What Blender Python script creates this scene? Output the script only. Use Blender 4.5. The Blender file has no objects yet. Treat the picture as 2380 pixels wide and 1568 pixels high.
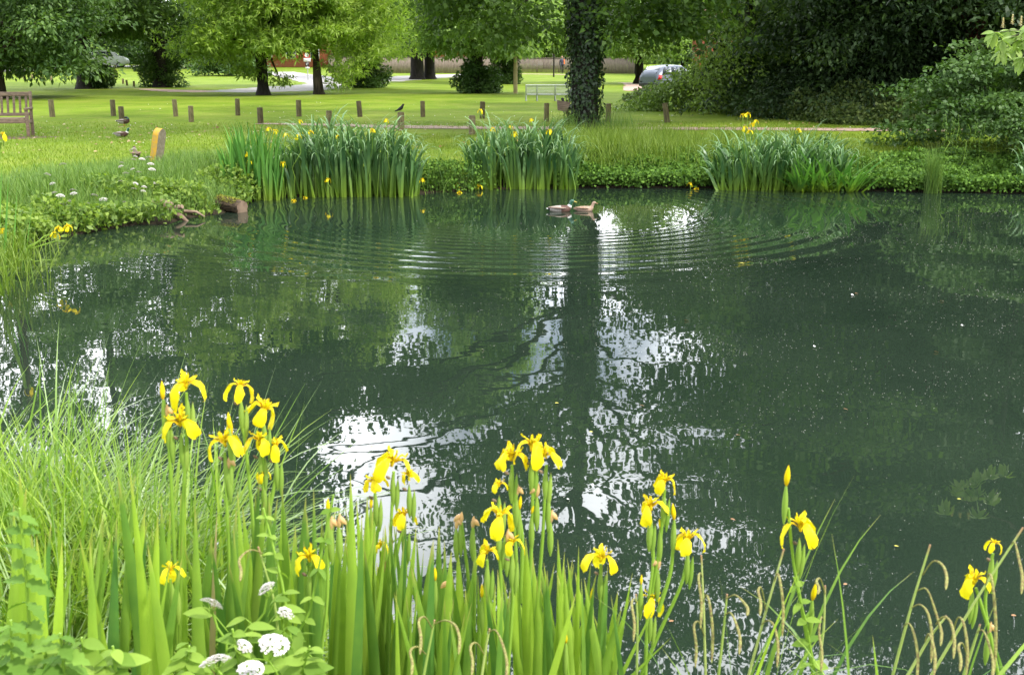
import bpy, math, random
import numpy as np
from mathutils import Vector, Matrix
R = math.radians
PI = math.pi
sc = bpy.context.scene
col = sc.collection

# ------------------------------------------------------------------ camera
CAMZ = 2.25
PITCH = R(14.0)
FPX = 2604.0                      # focal length in pixels of a 2380 px wide picture
cam = bpy.data.cameras.new('camera')
cam.sensor_width = 36.0
cam.lens = 36.0 * FPX / 2380.0
cam.clip_start = 0.05
cam.clip_end = 3000
cam.dof.use_dof = True
cam.dof.focus_distance = 16.0
cam.dof.aperture_fstop = 10.0
camo = bpy.data.objects.new('camera', cam)
camo.location = (0, 0, CAMZ)
camo.rotation_euler = (R(90) - PITCH, 0, 0)
col.objects.link(camo)
sc.camera = camo

# ------------------------------------------------------------------ sky, sun, exposure
SUN_EL, SUN_AZ = R(50), R(125)     # azimuth clockwise from +Y: high, to the right and behind the camera
w = bpy.data.worlds.new('World')
sc.world = w
w.use_nodes = True
nt = w.node_tree
nt.nodes.clear()
out = nt.nodes.new('ShaderNodeOutputWorld')
bg = nt.nodes.new('ShaderNodeBackground')
bg.inputs['Strength'].default_value = 0.15
sky = nt.nodes.new('ShaderNodeTexSky')
sky.sky_type = 'NISHITA'
sky.sun_disc = False
sky.sun_elevation = SUN_EL
sky.sun_rotation = SUN_AZ
tc = nt.nodes.new('ShaderNodeTexCoord')
nz = nt.nodes.new('ShaderNodeTexNoise')
nz.inputs['Scale'].default_value = 2.6
nz.inputs['Detail'].default_value = 5
cr = nt.nodes.new('ShaderNodeValToRGB')
cr.color_ramp.elements[0].position = 0.36
cr.color_ramp.elements[1].position = 0.52
mx = nt.nodes.new('ShaderNodeMix')
mx.data_type = 'RGBA'
# broken cloud, brightest low in the sky ahead, set so the pond reflects it white
sxw = nt.nodes.new('ShaderNodeSeparateXYZ')
nt.links.new(tc.outputs['Generated'], sxw.inputs[0])
mrw = nt.nodes.new('ShaderNodeMapRange')
mrw.interpolation_type = 'SMOOTHSTEP'
mrw.inputs['From Min'].default_value = -0.2
mrw.inputs['From Max'].default_value = 0.95
nt.links.new(sxw.outputs['Y'], mrw.inputs['Value'])
cm = nt.nodes.new('ShaderNodeMix')
cm.data_type = 'RGBA'
cm.inputs[6].default_value = (9.5, 9.8, 10.4, 1)
cm.inputs[7].default_value = (36.0, 36.6, 38.0, 1)
nt.links.new(mrw.outputs['Result'], cm.inputs[0])
nt.links.new(cm.outputs[2], mx.inputs[7])
nt.links.new(tc.outputs['Generated'], nz.inputs['Vector'])
nt.links.new(nz.outputs['Fac'], cr.inputs['Fac'])
nt.links.new(cr.outputs['Color'], mx.inputs[0])
nt.links.new(sky.outputs['Color'], mx.inputs[6])
nt.links.new(mx.outputs[2], bg.inputs['Color'])
nt.links.new(bg.outputs['Background'], out.inputs['Surface'])
sun = bpy.data.lights.new('sun', 'SUN')
sun.energy = 3.8
sun.angle = R(5)
sun.color = (1.0, 0.95, 0.86)
suno = bpy.data.objects.new('sun', sun)
sd = Vector((math.sin(SUN_AZ) * math.cos(SUN_EL), math.cos(SUN_AZ) * math.cos(SUN_EL), math.sin(SUN_EL)))
suno.rotation_euler = sd.to_track_quat('Z', 'Y').to_euler()
suno.location = (30, 20, 60)
col.objects.link(suno)
sc.view_settings.view_transform = 'Standard'
sc.view_settings.look = 'None'
sc.view_settings.exposure = 0.5
sc.view_settings.gamma = 1.0
sc.cycles.max_bounces = 8
sc.cycles.diffuse_bounces = 3
sc.cycles.glossy_bounces = 3
sc.cycles.transmission_bounces = 4
sc.cycles.caustics_reflective = False
sc.cycles.caustics_refractive = False

# ------------------------------------------------------------------ picture <-> world helpers (used to survey positions)
def ray(x, y):
    dx = (x - 1190.0) / FPX
    dy = (784.0 - y) / FPX
    c, s = math.cos(PITCH), math.sin(PITCH)
    return np.array([dx, c + dy * s, -s + dy * c])

def dp(x, y, D):
    """point at forward distance D seen at (x, y)"""
    r = ray(x, y)
    return np.array([0, 0, CAMZ]) + r * (D / r[1])

def gp(x, y, z=0.0):
    r = ray(x, y)
    return np.array([0, 0, CAMZ]) + r * ((z - CAMZ) / r[2])

# pond outline
SH = []
for (px, py) in [(0, 585), (60, 570), (140, 552), (220, 538), (310, 522), (400, 520), (440, 506), (500, 498), (545, 490), (570, 468),
                 (650, 459), (800, 454), (960, 452), (1100, 441), (1350, 437), (1650, 437), (1900, 442), (2100, 446), (2380, 450)]:
    p = gp(px, py, 0.0)
    SH.append((p[0], p[1]))
SH += [(10.6, 18.2), (12.5, 15.5), (12.5, 11), (10.5, 7), (7.5, 4.4), (4.6, 3.35), (2.2, 3.0), (0.4, 3.0), (-0.6, 3.15), (-1.15, 3.6),
       (-1.75, 4.6), (-2.6, 5.6), (-3.6, 7.0), (-4.6, 9.0), (-5.5, 11.0), (-5.85, 12.2)]
SHA = np.array(SH)

def shore_dist(x, y):
    """signed distance to the shoreline, positive on land"""
    x = np.asarray(x, float); y = np.asarray(y, float)
    best = np.full(x.shape, 1e9)
    inside = np.zeros(x.shape, bool)
    n = len(SHA)
    for i in range(n):
        ax, ay = SHA[i]; bx, by = SHA[(i + 1) % n]
        ex, ey = bx - ax, by - ay
        t = np.clip(((x - ax) * ex + (y - ay) * ey) / (ex * ex + ey * ey), 0, 1)
        best = np.minimum(best, (x - ax - t * ex) ** 2 + (y - ay - t * ey) ** 2)
        cond = ((ay > y) != (by > y)) & (x < (bx - ax) * (y - ay) / (by - ay + 1e-12) + ax)
        inside ^= cond
    d = np.sqrt(best)
    return np.where(inside, -d, d)

def smooth(a, b, v):
    t = np.clip((v - a) / (b - a), 0, 1)
    return t * t * (3 - 2 * t)

def zf(x, y):
    x = np.asarray(x, float); y = np.asarray(y, float)
    d = shore_dist(x, y)
    wob = 0.03 * np.sin(x * 2.1 + 1.3 * y) + 0.02 * np.sin(3.7 * x - 2.2 * y)
    near = y < 8
    top = np.where(near, 0.33, 0.40)
    run = np.where(near, 1.2, np.where(x < -4.2, 1.3, 2.2))
    land = 0.02 + (top - 0.02) * smooth(0.0, 1.0, d / run) + wob * smooth(0.1, .6, d) * (1 - smooth(3.0, 5.0, d))
    water = np.maximum(-0.9, 0.02 + d * 1.2)
    z = np.where(d > 0, land, water)
    z = z + 0.012 * np.clip(y - 90, 0, 80)
    return z

def g(x, y):
    """ground point seen at (x, y)"""
    r = ray(x, y)
    D = np.concatenate([np.arange(5, 60, 0.05), np.arange(60, 260, 0.25)])
    t = D / r[1]
    X = r[0] * t; Z = CAMZ + r[2] * t
    h = zf(X, D)
    k = np.argmax(Z <= h)
    if Z[k] > h[k]:
        k = len(D) - 1
    return np.array([X[k], D[k], float(h[k])])

# ------------------------------------------------------------------ mesh helpers
class Geo:
    def __init__(s):
        s.v = []; s.f = {3: [], 4: []}; s.r = {3: [], 4: []}; s.m = {3: [], 4: []}; s.tt = []; s.n = 0
    def add(s, V, F, rnd=None, mat=0, tt=None):
        V = np.asarray(V, float).reshape(-1, 3); F = np.asarray(F, int)
        if len(F) == 0: return
        k = F.shape[1]
        s.f[k].append(F + s.n); s.v.append(V)
        s.tt.append(np.zeros(len(V)) if tt is None else np.asarray(tt, float).ravel())
        if rnd is None: rnd = np.zeros(len(F))
        s.r[k].append(np.broadcast_to(np.asarray(rnd, float), (len(F),)))
        s.m[k].append(np.full(len(F), mat, int))
        s.n += len(V)
    def build(s, name, mats, parent=None, smooth_=True, loc=None):
        me = bpy.data.meshes.new(name)
        V = np.concatenate(s.v)
        if loc is not None: V = V - np.asarray(loc)
        q = np.concatenate(s.f[4]) if s.f[4] else np.zeros((0, 4), int)
        t = np.concatenate(s.f[3]) if s.f[3] else np.zeros((0, 3), int)
        rn = np.concatenate(s.r[4] + s.r[3]); mt = np.concatenate(s.m[4] + s.m[3])
        me.vertices.add(len(V)); me.vertices.foreach_set('co', V.astype(np.float32).ravel())
        me.loops.add(q.size + t.size)
        me.loops.foreach_set('vertex_index', np.concatenate([q.ravel(), t.ravel()]).astype(np.int32))
        npoly = len(q) + len(t)
        me.polygons.add(npoly)
        st = np.concatenate([np.arange(len(q)) * 4, q.size + np.arange(len(t)) * 3]).astype(np.int32)
        me.polygons.foreach_set('loop_start', st)
        if not isinstance(mats, (list, tuple)): mats = [mats]
        for m in mats: me.materials.append(m)
        if len(mats) > 1: me.polygons.foreach_set('material_index', mt.astype(np.int32))
        me.update(calc_edges=True)
        a = me.attributes.new('rnd', 'FLOAT', 'FACE'); a.data.foreach_set('value', rn.astype(np.float32))
        a = me.attributes.new('tt', 'FLOAT', 'POINT'); a.data.foreach_set('value', np.concatenate(s.tt).astype(np.float32))
        if smooth_: me.polygons.foreach_set('use_smooth', np.ones(npoly, bool))
        me.validate()
        o = bpy.data.objects.new(name, me)
        if loc is not None: o.location = loc
        col.objects.link(o)
        if parent is not None:
            o.parent = parent
            if loc is None: o.location = -parent.location if parent.parent is None else Vector((0, 0, 0))
            else: o.location = Vector(loc) - parent.location
        return o

def tag(o, label=None, cat=None, group=None, kind=None):
    if label: o['label'] = label
    if cat: o['category'] = cat
    if group: o['group'] = group
    if kind: o['kind'] = kind
    return o

def thing(name, label, cat, loc=(0, 0, 0), group=None):
    o = bpy.data.objects.new(name, None)
    o.empty_display_size = 0.1
    o.location = [float(a) for a in loc]
    col.objects.link(o)
    return tag(o, label, cat, group)

def dup(root, loc=None, rz=None, label=None, group=None, scale=None):
    r = root.copy(); col.objects.link(r)
    if loc is not None: r.location = [float(a) for a in loc]
    if rz is not None: r.rotation_euler = (r.rotation_euler[0], r.rotation_euler[1], rz)
    if scale is not None: r.scale = (scale,) * 3
    if label: r['label'] = label
    if group: r['group'] = group
    for ch in list(root.children):
        c = ch.copy(); col.objects.link(c); c.parent = r
        for gch in list(ch.children):
            d = gch.copy(); col.objects.link(d); d.parent = c
    return r

def nrm(v):
    v = np.asarray(v, float)
    return v / (np.linalg.norm(v, axis=-1, keepdims=True) + 1e-12)

def tube(gm, pts, rad, n=8, mat=0, rnd=0.0, cap=True, rad2=None, up=(0, 0, 1), tt=None):
    """lofted tube; rad2 gives the radius along the second axis of the section"""
    P = np.asarray(pts, float); m = len(P)
    rad = np.broadcast_to(np.asarray(rad, float), (m,)); r2 = rad if rad2 is None else np.broadcast_to(np.asarray(rad2, float), (m,))
    T = np.gradient(P, axis=0); T = nrm(T)
    U = np.asarray(up, float)
    V = []
    a = np.linspace(0, 2 * PI, n, endpoint=False)
    for i in range(m):
        A = np.cross(T[i], U)
        if np.linalg.norm(A) < 1e-3: A = np.cross(T[i], np.array([0.0, 1.0, 0.0]) if abs(T[i][1]) < .9 else np.array([1.0, 0, 0]))
        A = nrm(A); B = nrm(np.cross(A, T[i]))
        if i > 0 and np.dot(A, Ap) < 0: A, B = -A, -B
        Ap = A
        V.append(P[i] + rad[i] * np.cos(a)[:, None] * A + r2[i] * np.sin(a)[:, None] * B)
    V = np.concatenate(V)
    F = []
    for i in range(m - 1):
        for k in range(n):
            F.append((i * n + k, i * n + (k + 1) % n, (i + 1) * n + (k + 1) % n, (i + 1) * n + k))
    ttv = np.repeat(np.linspace(0, 1, m) if tt is None else tt, n)
    gm.add(V, F, rnd, mat, ttv)
    if cap:
        for (i0, c, fl) in ((0, P[0], 1), (m - 1, P[-1], 0)):
            base = V[i0 * n:(i0 + 1) * n]
            VV = np.vstack([base, c])
            FF = [((k + 1) % n, k, n) if fl else (k, (k + 1) % n, n) for k in range(n)]
            gm.add(VV, FF, rnd, mat, np.full(n + 1, float(i0 > 0)))

def box(gm, c, s, mat=0, rnd=0.0, M=None):
    c = np.asarray(c, float); s = np.asarray(s, float) / 2
    V = np.array([[x, y, z] for x in (-1, 1) for y in (-1, 1) for z in (-1, 1)]) * s
    if M is not None: V = V @ np.asarray(M).T
    V = V + c
    F = [(0, 1, 3, 2), (4, 6, 7, 5), (0, 4, 5, 1), (2, 3, 7, 6), (0, 2, 6, 4), (1, 5, 7, 3)]
    gm.add(V, F, rnd, mat)

def rotz(a):
    return np.array([[math.cos(a), -math.sin(a), 0], [math.sin(a), math.cos(a), 0], [0, 0, 1]])

def blades(gm, P, az, L, wd, lean, curv, S=5, pw=1.6, rnd=0.5, tw=0.0, mat=0, prof=0, fold=0.0):
    P = np.asarray(P, float); N = len(P)
    bc = lambda v: np.broadcast_to(np.asarray(v, float), (N,))
    az, L, wd, lean, curv, rnd, tw = map(bc, (az, L, wd, lean, curv, rnd, tw))
    s = np.linspace(0, 1, S + 1); sm = (s[1:] + s[:-1]) / 2
    phi = lean[:, None] + curv[:, None] * sm[None, :] ** pw
    dr = np.sin(phi) * (L / S)[:, None]; dz = np.cos(phi) * (L / S)[:, None]
    r = np.concatenate([np.zeros((N, 1)), np.cumsum(dr, 1)], 1); z = np.concatenate([np.zeros((N, 1)), np.cumsum(dz, 1)], 1)
    C = np.stack([P[:, 0:1] + r * np.cos(az)[:, None], P[:, 1:2] + r * np.sin(az)[:, None], P[:, 2:3] + z], -1)
    if prof == 0: wp = np.clip(1.0 - s ** 3.2, 0.03, 1) * (0.8 + 0.2 * np.sin(s * PI))
    else: wp = np.clip(np.sin(PI * (0.12 + 0.88 * s)) ** 0.7, 0.04, 1)
    a2 = az + PI / 2 + tw
    W = np.stack([np.cos(a2), np.sin(a2), np.zeros(N)], -1)[:, None, :] * (wd[:, None] * wp[None, :] / 2)[:, :, None]
    V = np.stack([C - W, C + W], 2).reshape(-1, 3)
    i = np.arange(N)[:, None] * (2 * (S + 1)) + np.arange(S)[None, :] * 2
    F = np.stack([i, i + 1, i + 3, i + 2], -1).reshape(-1, 4)
    tt = np.repeat(np.tile(s, N), 2)
    gm.add(V, F, np.repeat(rnd, S), mat, tt)

def leaves(gm, B, d, nr, L, wd, rnd, mat=0, fold=0.18, wpos=0.45):
    B = np.asarray(B, float); N = len(B)
    d = nrm(d); sd_ = nrm(np.cross(d, nr)); nn = np.cross(sd_, d)
    L = np.broadcast_to(L, (N,))[:, None]; wd = np.broadcast_to(wd, (N,))[:, None]
    mid = B + d * L * wpos + nn * wd * fold
    V = np.stack([B, mid + sd_ * wd / 2, B + d * L, mid - sd_ * wd / 2], 1).reshape(-1, 3)
    F = np.arange(N * 4).reshape(N, 4)
    gm.add(V, F, np.broadcast_to(rnd, (N,)), mat, np.tile([0, .5, 1, .5], N))

# ------------------------------------------------------------------ materials
def newmat(name):
    m = bpy.data.materials.new(name); m.use_nodes = True
    t = m.node_tree; b = t.nodes['Principled BSDF']
    return m, t, b

def plain(name, c, rough=0.7, noise=0.0, nscale=8.0, metal=0.0, c2=None, bump=0.0, stretch=None, spec=0.4):
    m, t, b = newmat(name)
    b.inputs['Roughness'].default_value = rough; b.inputs['Metallic'].default_value = metal
    b.inputs['Specular IOR Level'].default_value = spec
    if c2 is None: c2 = tuple(min(1, x * (1 - noise)) for x in c)
    tcn = t.nodes.new('ShaderNodeTexCoord'); n = t.nodes.new('ShaderNodeTexNoise'); n.inputs['Scale'].default_value = nscale
    n.inputs['Detail'].default_value = 6
    mp = t.nodes.new('ShaderNodeMapping')
    if stretch: mp.inputs['Scale'].default_value = stretch
    t.links.new(tcn.outputs['Object'], mp.inputs['Vector']); t.links.new(mp.outputs['Vector'], n.inputs['Vector'])
    r = t.nodes.new('ShaderNodeValToRGB')
    r.color_ramp.elements[0].position = 0.35; r.color_ramp.elements[1].position = 0.65
    r.color_ramp.elements[0].color = (*c2, 1); r.color_ramp.elements[1].color = (*c, 1)
    t.links.new(n.outputs['Fac'], r.inputs['Fac']); t.links.new(r.outputs['Color'], b.inputs['Base Color'])
    if bump:
        bp = t.nodes.new('ShaderNodeBump'); bp.inputs['Distance'].default_value = bump; bp.inputs['Strength'].default_value = 1.0
        t.links.new(n.outputs['Fac'], bp.inputs['Height']); t.links.new(bp.outputs['Normal'], b.inputs['Normal'])
    return m

def leafmat(name, c1, c2, trans=0.35, rough=0.5, spec=0.3, base=None, tip=None, t0=.93, big=0.0, bscale=0.4):
    """colour between c1 and c2 by each leaf's own number; base / tip: colour at the foot / point of a blade"""
    m, t, b = newmat(name)
    L = t.links
    at = t.nodes.new('ShaderNodeAttribute'); at.attribute_name = 'rnd'
    fac = at.outputs['Fac']
    if big:
        tcn = t.nodes.new('ShaderNodeTexCoord'); n = t.nodes.new('ShaderNodeTexNoise'); n.inputs['Scale'].default_value = bscale
        L.new(tcn.outputs['Object'], n.inputs['Vector'])
        ma = t.nodes.new('ShaderNodeMath'); ma.operation = 'MULTIPLY_ADD'; ma.inputs[1].default_value = big; ma.inputs[2].default_value = -big / 2
        L.new(n.outputs['Fac'], ma.inputs[0])
        ad = t.nodes.new('ShaderNodeMath'); ad.operation = 'ADD'; ad.use_clamp = True
        L.new(ma.outputs[0], ad.inputs[0]); L.new(fac, ad.inputs[1]); fac = ad.outputs[0]
    mx_ = t.nodes.new('ShaderNodeMix'); mx_.data_type = 'RGBA'
    mx_.inputs[6].default_value = (*c1, 1); mx_.inputs[7].default_value = (*c2, 1)
    L.new(fac, mx_.inputs[0]); colr = mx_.outputs[2]
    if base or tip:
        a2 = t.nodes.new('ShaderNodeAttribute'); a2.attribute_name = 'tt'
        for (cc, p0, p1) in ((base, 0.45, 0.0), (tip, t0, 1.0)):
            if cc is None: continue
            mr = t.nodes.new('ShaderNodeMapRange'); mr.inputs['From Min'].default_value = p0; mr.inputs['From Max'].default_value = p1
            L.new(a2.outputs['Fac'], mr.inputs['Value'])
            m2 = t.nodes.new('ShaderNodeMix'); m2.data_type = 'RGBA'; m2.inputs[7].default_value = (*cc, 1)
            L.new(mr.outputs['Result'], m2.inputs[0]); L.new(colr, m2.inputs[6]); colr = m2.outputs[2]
    L.new(colr, b.inputs['Base Color'])
    b.inputs['Roughness'].default_value = rough; b.inputs['Specular IOR Level'].default_value = spec
    if trans:
        tr = t.nodes.new('ShaderNodeBsdfTranslucent'); ms = t.nodes.new('ShaderNodeMixShader'); ms.inputs[0].default_value = trans
        gm_ = t.nodes.new('ShaderNodeMix'); gm_.data_type = 'RGBA'; gm_.blend_type = 'MULTIPLY'; gm_.inputs[0].default_value = 1.0
        gm_.inputs[7].default_value = (1.25, 1.35, 0.55, 1)
        L.new(colr, gm_.inputs[6]); L.new(gm_.outputs[2], tr.inputs['Color'])
        o_ = t.nodes['Material Output']
        L.new(b.outputs['BSDF'], ms.inputs[1]); L.new(tr.outputs['BSDF'], ms.inputs[2]); L.new(ms.outputs[0], o_.inputs['Surface'])
    return m

M = {}
M['chestnut'] = leafmat('leaf_sweet_chestnut', (0.13, 0.225, 0.04), (0.42, 0.56, 0.12), 0.48, big=0.5)
M['lime'] = leafmat('leaf_lime', (0.11, 0.20, 0.06), (0.38, 0.52, 0.18), 0.46, big=0.5)
M['dark'] = leafmat('leaf_dark', (0.04, 0.095, 0.03), (0.18, 0.29, 0.09), 0.34, big=0.4)
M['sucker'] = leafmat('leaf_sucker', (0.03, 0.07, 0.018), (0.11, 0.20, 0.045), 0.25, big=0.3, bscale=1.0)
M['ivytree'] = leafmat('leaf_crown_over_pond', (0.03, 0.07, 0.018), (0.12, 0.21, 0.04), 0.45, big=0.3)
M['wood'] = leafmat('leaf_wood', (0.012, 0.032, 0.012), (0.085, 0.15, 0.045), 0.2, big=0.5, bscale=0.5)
M['woodedge'] = leafmat('leaf_wood_edge', (0.055, 0.12, 0.025), (0.30, 0.42, 0.10), 0.35, big=0.5, bscale=0.8)  # wood foliage with sunlit brightness put into the leaf colour
M['shrub'] = leafmat('leaf_shrub', (0.035, 0.085, 0.02), (0.11, 0.20, 0.045), 0.25, big=0.4, bscale=1.2)
M['ivy'] = leafmat('leaf_ivy_trunk', (0.012, 0.035, 0.01), (0.05, 0.10, 0.025), 0.1, rough=0.35, spec=0.5, big=0.4, bscale=2.0)
M['ivycover'] = leafmat('leaf_ivy_cover', (0.04, 0.10, 0.015), (0.15, 0.28, 0.04), 0.2, rough=0.6, spec=0.15, big=0.6, bscale=1.4)
M['herb'] = leafmat('leaf_herb', (0.09, 0.175, 0.025), (0.26, 0.37, 0.06), 0.35, big=0.4, bscale=1.5)
M['grassblade'] = leafmat('grass_blade', (0.10, 0.18, 0.02), (0.23, 0.315, 0.05), 0.35, big=0.3, bscale=1.0)
M['lawnblade'] = leafmat('lawn_blade', (0.125, 0.205, 0.015), (0.21, 0.29, 0.03), 0.3, big=0.4, bscale=0.7)
M['longgrass'] = leafmat('long_grass_blade', (0.08, 0.17, 0.03), (0.20, 0.31, 0.07), 0.3, big=0.3, bscale=1.0, tip=(0.35, 0.33, 0.14))
M['farfiris'] = leafmat('leaf_far_iris', (0.035, 0.105, 0.035), (0.16, 0.30, 0.11), 0.25, rough=0.35, base=(0.20, 0.32, 0.03), tip=(0.30, 0.45, 0.24), t0=.62)  # pale tip: glaucous upper leaf, with its highlight put into the colour
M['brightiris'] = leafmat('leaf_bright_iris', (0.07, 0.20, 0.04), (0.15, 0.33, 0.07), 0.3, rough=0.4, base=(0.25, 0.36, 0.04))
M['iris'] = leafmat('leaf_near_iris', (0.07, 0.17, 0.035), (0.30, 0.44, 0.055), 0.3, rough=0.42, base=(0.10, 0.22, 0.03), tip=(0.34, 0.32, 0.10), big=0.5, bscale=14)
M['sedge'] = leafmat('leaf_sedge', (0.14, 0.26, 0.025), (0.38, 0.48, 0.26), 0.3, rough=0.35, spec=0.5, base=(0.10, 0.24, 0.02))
M['nettle'] = leafmat('leaf_nettle', (0.08, 0.17, 0.025), (0.17, 0.29, 0.05), 0.25, rough=0.7, spec=.08, big=.5, bscale=20)
M['sedgegreen'] = leafmat('leaf_sedge_green', (0.11, 0.22, 0.02), (0.32, 0.44, 0.07), 0.35, rough=0.4, big=.3, bscale=2.0)
M['deadleaf'] = leafmat('leaf_dead', (0.30, 0.24, 0.10), (0.42, 0.34, 0.18), 0.2, rough=.7)
M['weedleaf'] = leafmat('leaf_weed', (0.12, 0.22, 0.03), (0.25, 0.37, 0.06), 0.3, rough=.6, spec=.12)
M['stem'] = leafmat('flower_stem', (0.20, 0.34, 0.04), (0.26, 0.42, 0.06), 0.1, rough=0.45)
M['pod'] = leafmat('flower_bract', (0.20, 0.34, 0.05), (0.30, 0.42, 0.08), 0.2, rough=0.45, tip=(0.24, 0.17, 0.06))
M['petal'] = leafmat('petal_yellow', (0.76, 0.57, 0.006), (0.84, 0.72, 0.018), 0.2, rough=0.5, spec=0.2, tip=(0.78, 0.48, 0.003), base=(0.56, 0.33, 0.01))
M['petal'].node_tree.nodes['Principled BSDF'].inputs['Specular IOR Level'].default_value = 0.15
M['wither'] = leafmat('petal_withered', (0.62, 0.38, 0.16), (0.75, 0.52, 0.28), 0.3, rough=0.6)
M['husk'] = plain('dry_husk', (0.22, 0.15, 0.10), 0.8, 0.5, 60)
M['white'] = plain('white_floret', (0.80, 0.76, 0.73), 0.8, 0.25, 200)
M['catkin'] = plain('sedge_catkin', (0.28, 0.30, 0.08), 0.8, 0, 180, c2=(0.15, 0.10, 0.04), bump=0.004)
M['sedgestem'] = leafmat('sedge_stem', (0.30, 0.40, 0.10), (0.40, 0.46, 0.16), 0.1, rough=0.5, tip=(0.40, 0.22, 0.14))
M['bark'] = plain('bark', (0.085, 0.065, 0.045), 0.9, 0.6, 3.0, bump=0.06, stretch=(4, 4, 0.8))
M['darkbark'] = plain('dark_bark', (0.03, 0.024, 0.02), 0.9, 0.6, 3.0, bump=0.05, stretch=(4, 4, 0.8))
M['redbark'] = plain('red_bark', (0.11, 0.035, 0.025), 0.9, 0.5, 3.0, bump=0.05, stretch=(4, 4, 0.8))
M['post'] = plain('weathered_post', (0.21, 0.17, 0.085), 0.85, 0, 9, c2=(0.10, 0.085, 0.045), bump=0.01, stretch=(5, 5, 1))
M['teak'] = plain('weathered_bench', (0.27, 0.19, 0.14), 0.8, 0, 6, c2=(0.14, 0.10, 0.075), bump=0.004, stretch=(1, 6, 6))
M['pole'] = plain('pole_wood', (0.50, 0.40, 0.20), 0.8, 0.3, 5, stretch=(4, 4, .6))
M['metal'] = plain('grey_metal', (0.50, 0.53, 0.53), 0.45, 0.2, 20, metal=0.3)
M['lichen'] = plain('yellow_lichen', (0.52, 0.30, 0.02), 0.9, 0, 22, c2=(0.36, 0.25, 0.08), bump=0.006)
M['stone'] = plain('grey_stone', (0.24, 0.21, 0.15), 0.9, 0, 18, c2=(0.15, 0.13, 0.09), bump=0.006)
M['path'] = plain('pink_gravel', (0.46, 0.33, 0.27), 0.95, 0, 9, c2=(0.34, 0.23, 0.19))
M['road'] = plain('pale_asphalt', (0.36, 0.34, 0.34), 0.9, 0, 3, c2=(0.29, 0.27, 0.27))
M['brick'] = plain('red_brick', (0.42, 0.13, 0.07), 0.9, 0.25, 4)
M['tile'] = plain('roof_tile', (0.20, 0.11, 0.09), 0.9, 0.3, 3)
M['fence'] = plain('fence_board', (0.30, 0.24, 0.20), 0.9, 0, 6, c2=(0.19, 0.15, 0.13), stretch=(6, 6, .5))
M['glass'] = plain('dark_glass', (0.04, 0.05, 0.06), 0.06, 0, 1, c2=(0.04, 0.05, 0.06), spec=0.7)
M['paint'] = plain('silver_paint', (0.14, 0.16, 0.21), 0.35, 0, 1, c2=(0.14, 0.16, 0.21), metal=0.3)
M['whitepaint'] = plain('white_paint', (0.78, 0.78, 0.80), 0.3, 0, 1, c2=(0.78, 0.78, 0.80))
M['rubber'] = plain('rubber', (0.02, 0.02, 0.02), 0.8, 0.2, 10)
M['black'] = plain('black_plastic', (0.03, 0.03, 0.035), 0.5, 0.2, 10)
M['redlight'] = plain('red_lens', (0.65, 0.03, 0.03), 0.2, 0.1, 10)
M['log'] = plain('log_bark', (0.12, 0.08, 0.045), 0.9, 0, 8, c2=(0.04, 0.03, 0.02), bump=0.03, stretch=(1, 5, 5))
M['logend'] = plain('sawn_wood', (0.26, 0.19, 0.13), 0.85, 0, 7, c2=(0.15, 0.10, 0.07), bump=0.004)
M['moss'] = plain('moss', (0.26, 0.27, 0.03), 0.95, 0.4, 30, bump=0.01)

# ------------------------------------------------------------------ ground, one sheet to the horizon
def axis(lo, hi, fine_lo, fine_hi, step):
    a = list(np.arange(fine_lo, fine_hi + 1e-6, step))
    s = step; x = fine_hi
    while x < hi: s *= 1.13; x += s; a.append(x)
    s = step; x = fine_lo
    while x > lo: s *= 1.13; x -= s; a.insert(0, x)
    return np.array(a)
gx = axis(-700, 700, -12.5, 14.0, 0.16); gy = axis(-60, 1500, 1.5, 25.0, 0.16)
GX, GY = np.meshgrid(gx, gy)
GZ = zf(GX, GY)
gg = Geo()
nx, ny = len(gx), len(gy)
ii = (np.arange(ny - 1)[:, None] * nx + np.arange(nx - 1)[None, :]).ravel()
gg.add(np.stack([GX.ravel(), GY.ravel(), GZ.ravel()], -1), np.stack([ii, ii + 1, ii + nx + 1, ii + nx], -1))
m, t, b = newmat('lawn_ground')
L = t.links
geo = t.nodes.new('ShaderNodeNewGeometry')
def noise(scale, det=5, vec=None, tree=t):
    n = tree.nodes.new('ShaderNodeTexNoise'); n.inputs['Scale'].default_value = scale; n.inputs['Detail'].default_value = det
    tree.links.new(vec if vec is not None else geo.outputs['Position'], n.inputs['Vector']); return n
def ramp(src, stops, tree=t):
    r = tree.nodes.new('ShaderNodeValToRGB')
    el = r.color_ramp.elements
    el[0].position, el[0].color = stops[0][0], (*stops[0][1], 1)
    el[1].position, el[1].color = stops[-1][0], (*stops[-1][1], 1)
    for p, c in stops[1:-1]:
        e = el.new(p); e.color = (*c, 1)
    tree.links.new(src, r.inputs['Fac']); return r
n1 = noise(0.35, 6); n2 = noise(14, 4); n3 = noise(1.8, 5)
r1 = ramp(n1.outputs['Fac'], [(0.3, (0.115, 0.185, 0.012)), (0.5, (0.155, 0.235, 0.016)), (0.72, (0.22, 0.28, 0.035))])
r2 = ramp(n2.outputs['Fac'], [(0.3, (0.72, 0.74, 0.7)), (0.7, (1.1, 1.1, 1.1))])
mu = t.nodes.new('ShaderNodeMix'); mu.data_type = 'RGBA'; mu.blend_type = 'MULTIPLY'; mu.inputs[0].default_value = 1
L.new(r1.outputs['Color'], mu.inputs[6]); L.new(r2.outputs['Color'], mu.inputs[7])
r3 = ramp(n3.outputs['Fac'], [(0.50, (0, 0, 0)), (0.75, (0.6, 0.6, 0.6))])
m3 = t.nodes.new('ShaderNodeMix'); m3.data_type = 'RGBA'; m3.inputs[7].default_value = (0.24, 0.25, 0.06, 1)
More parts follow.
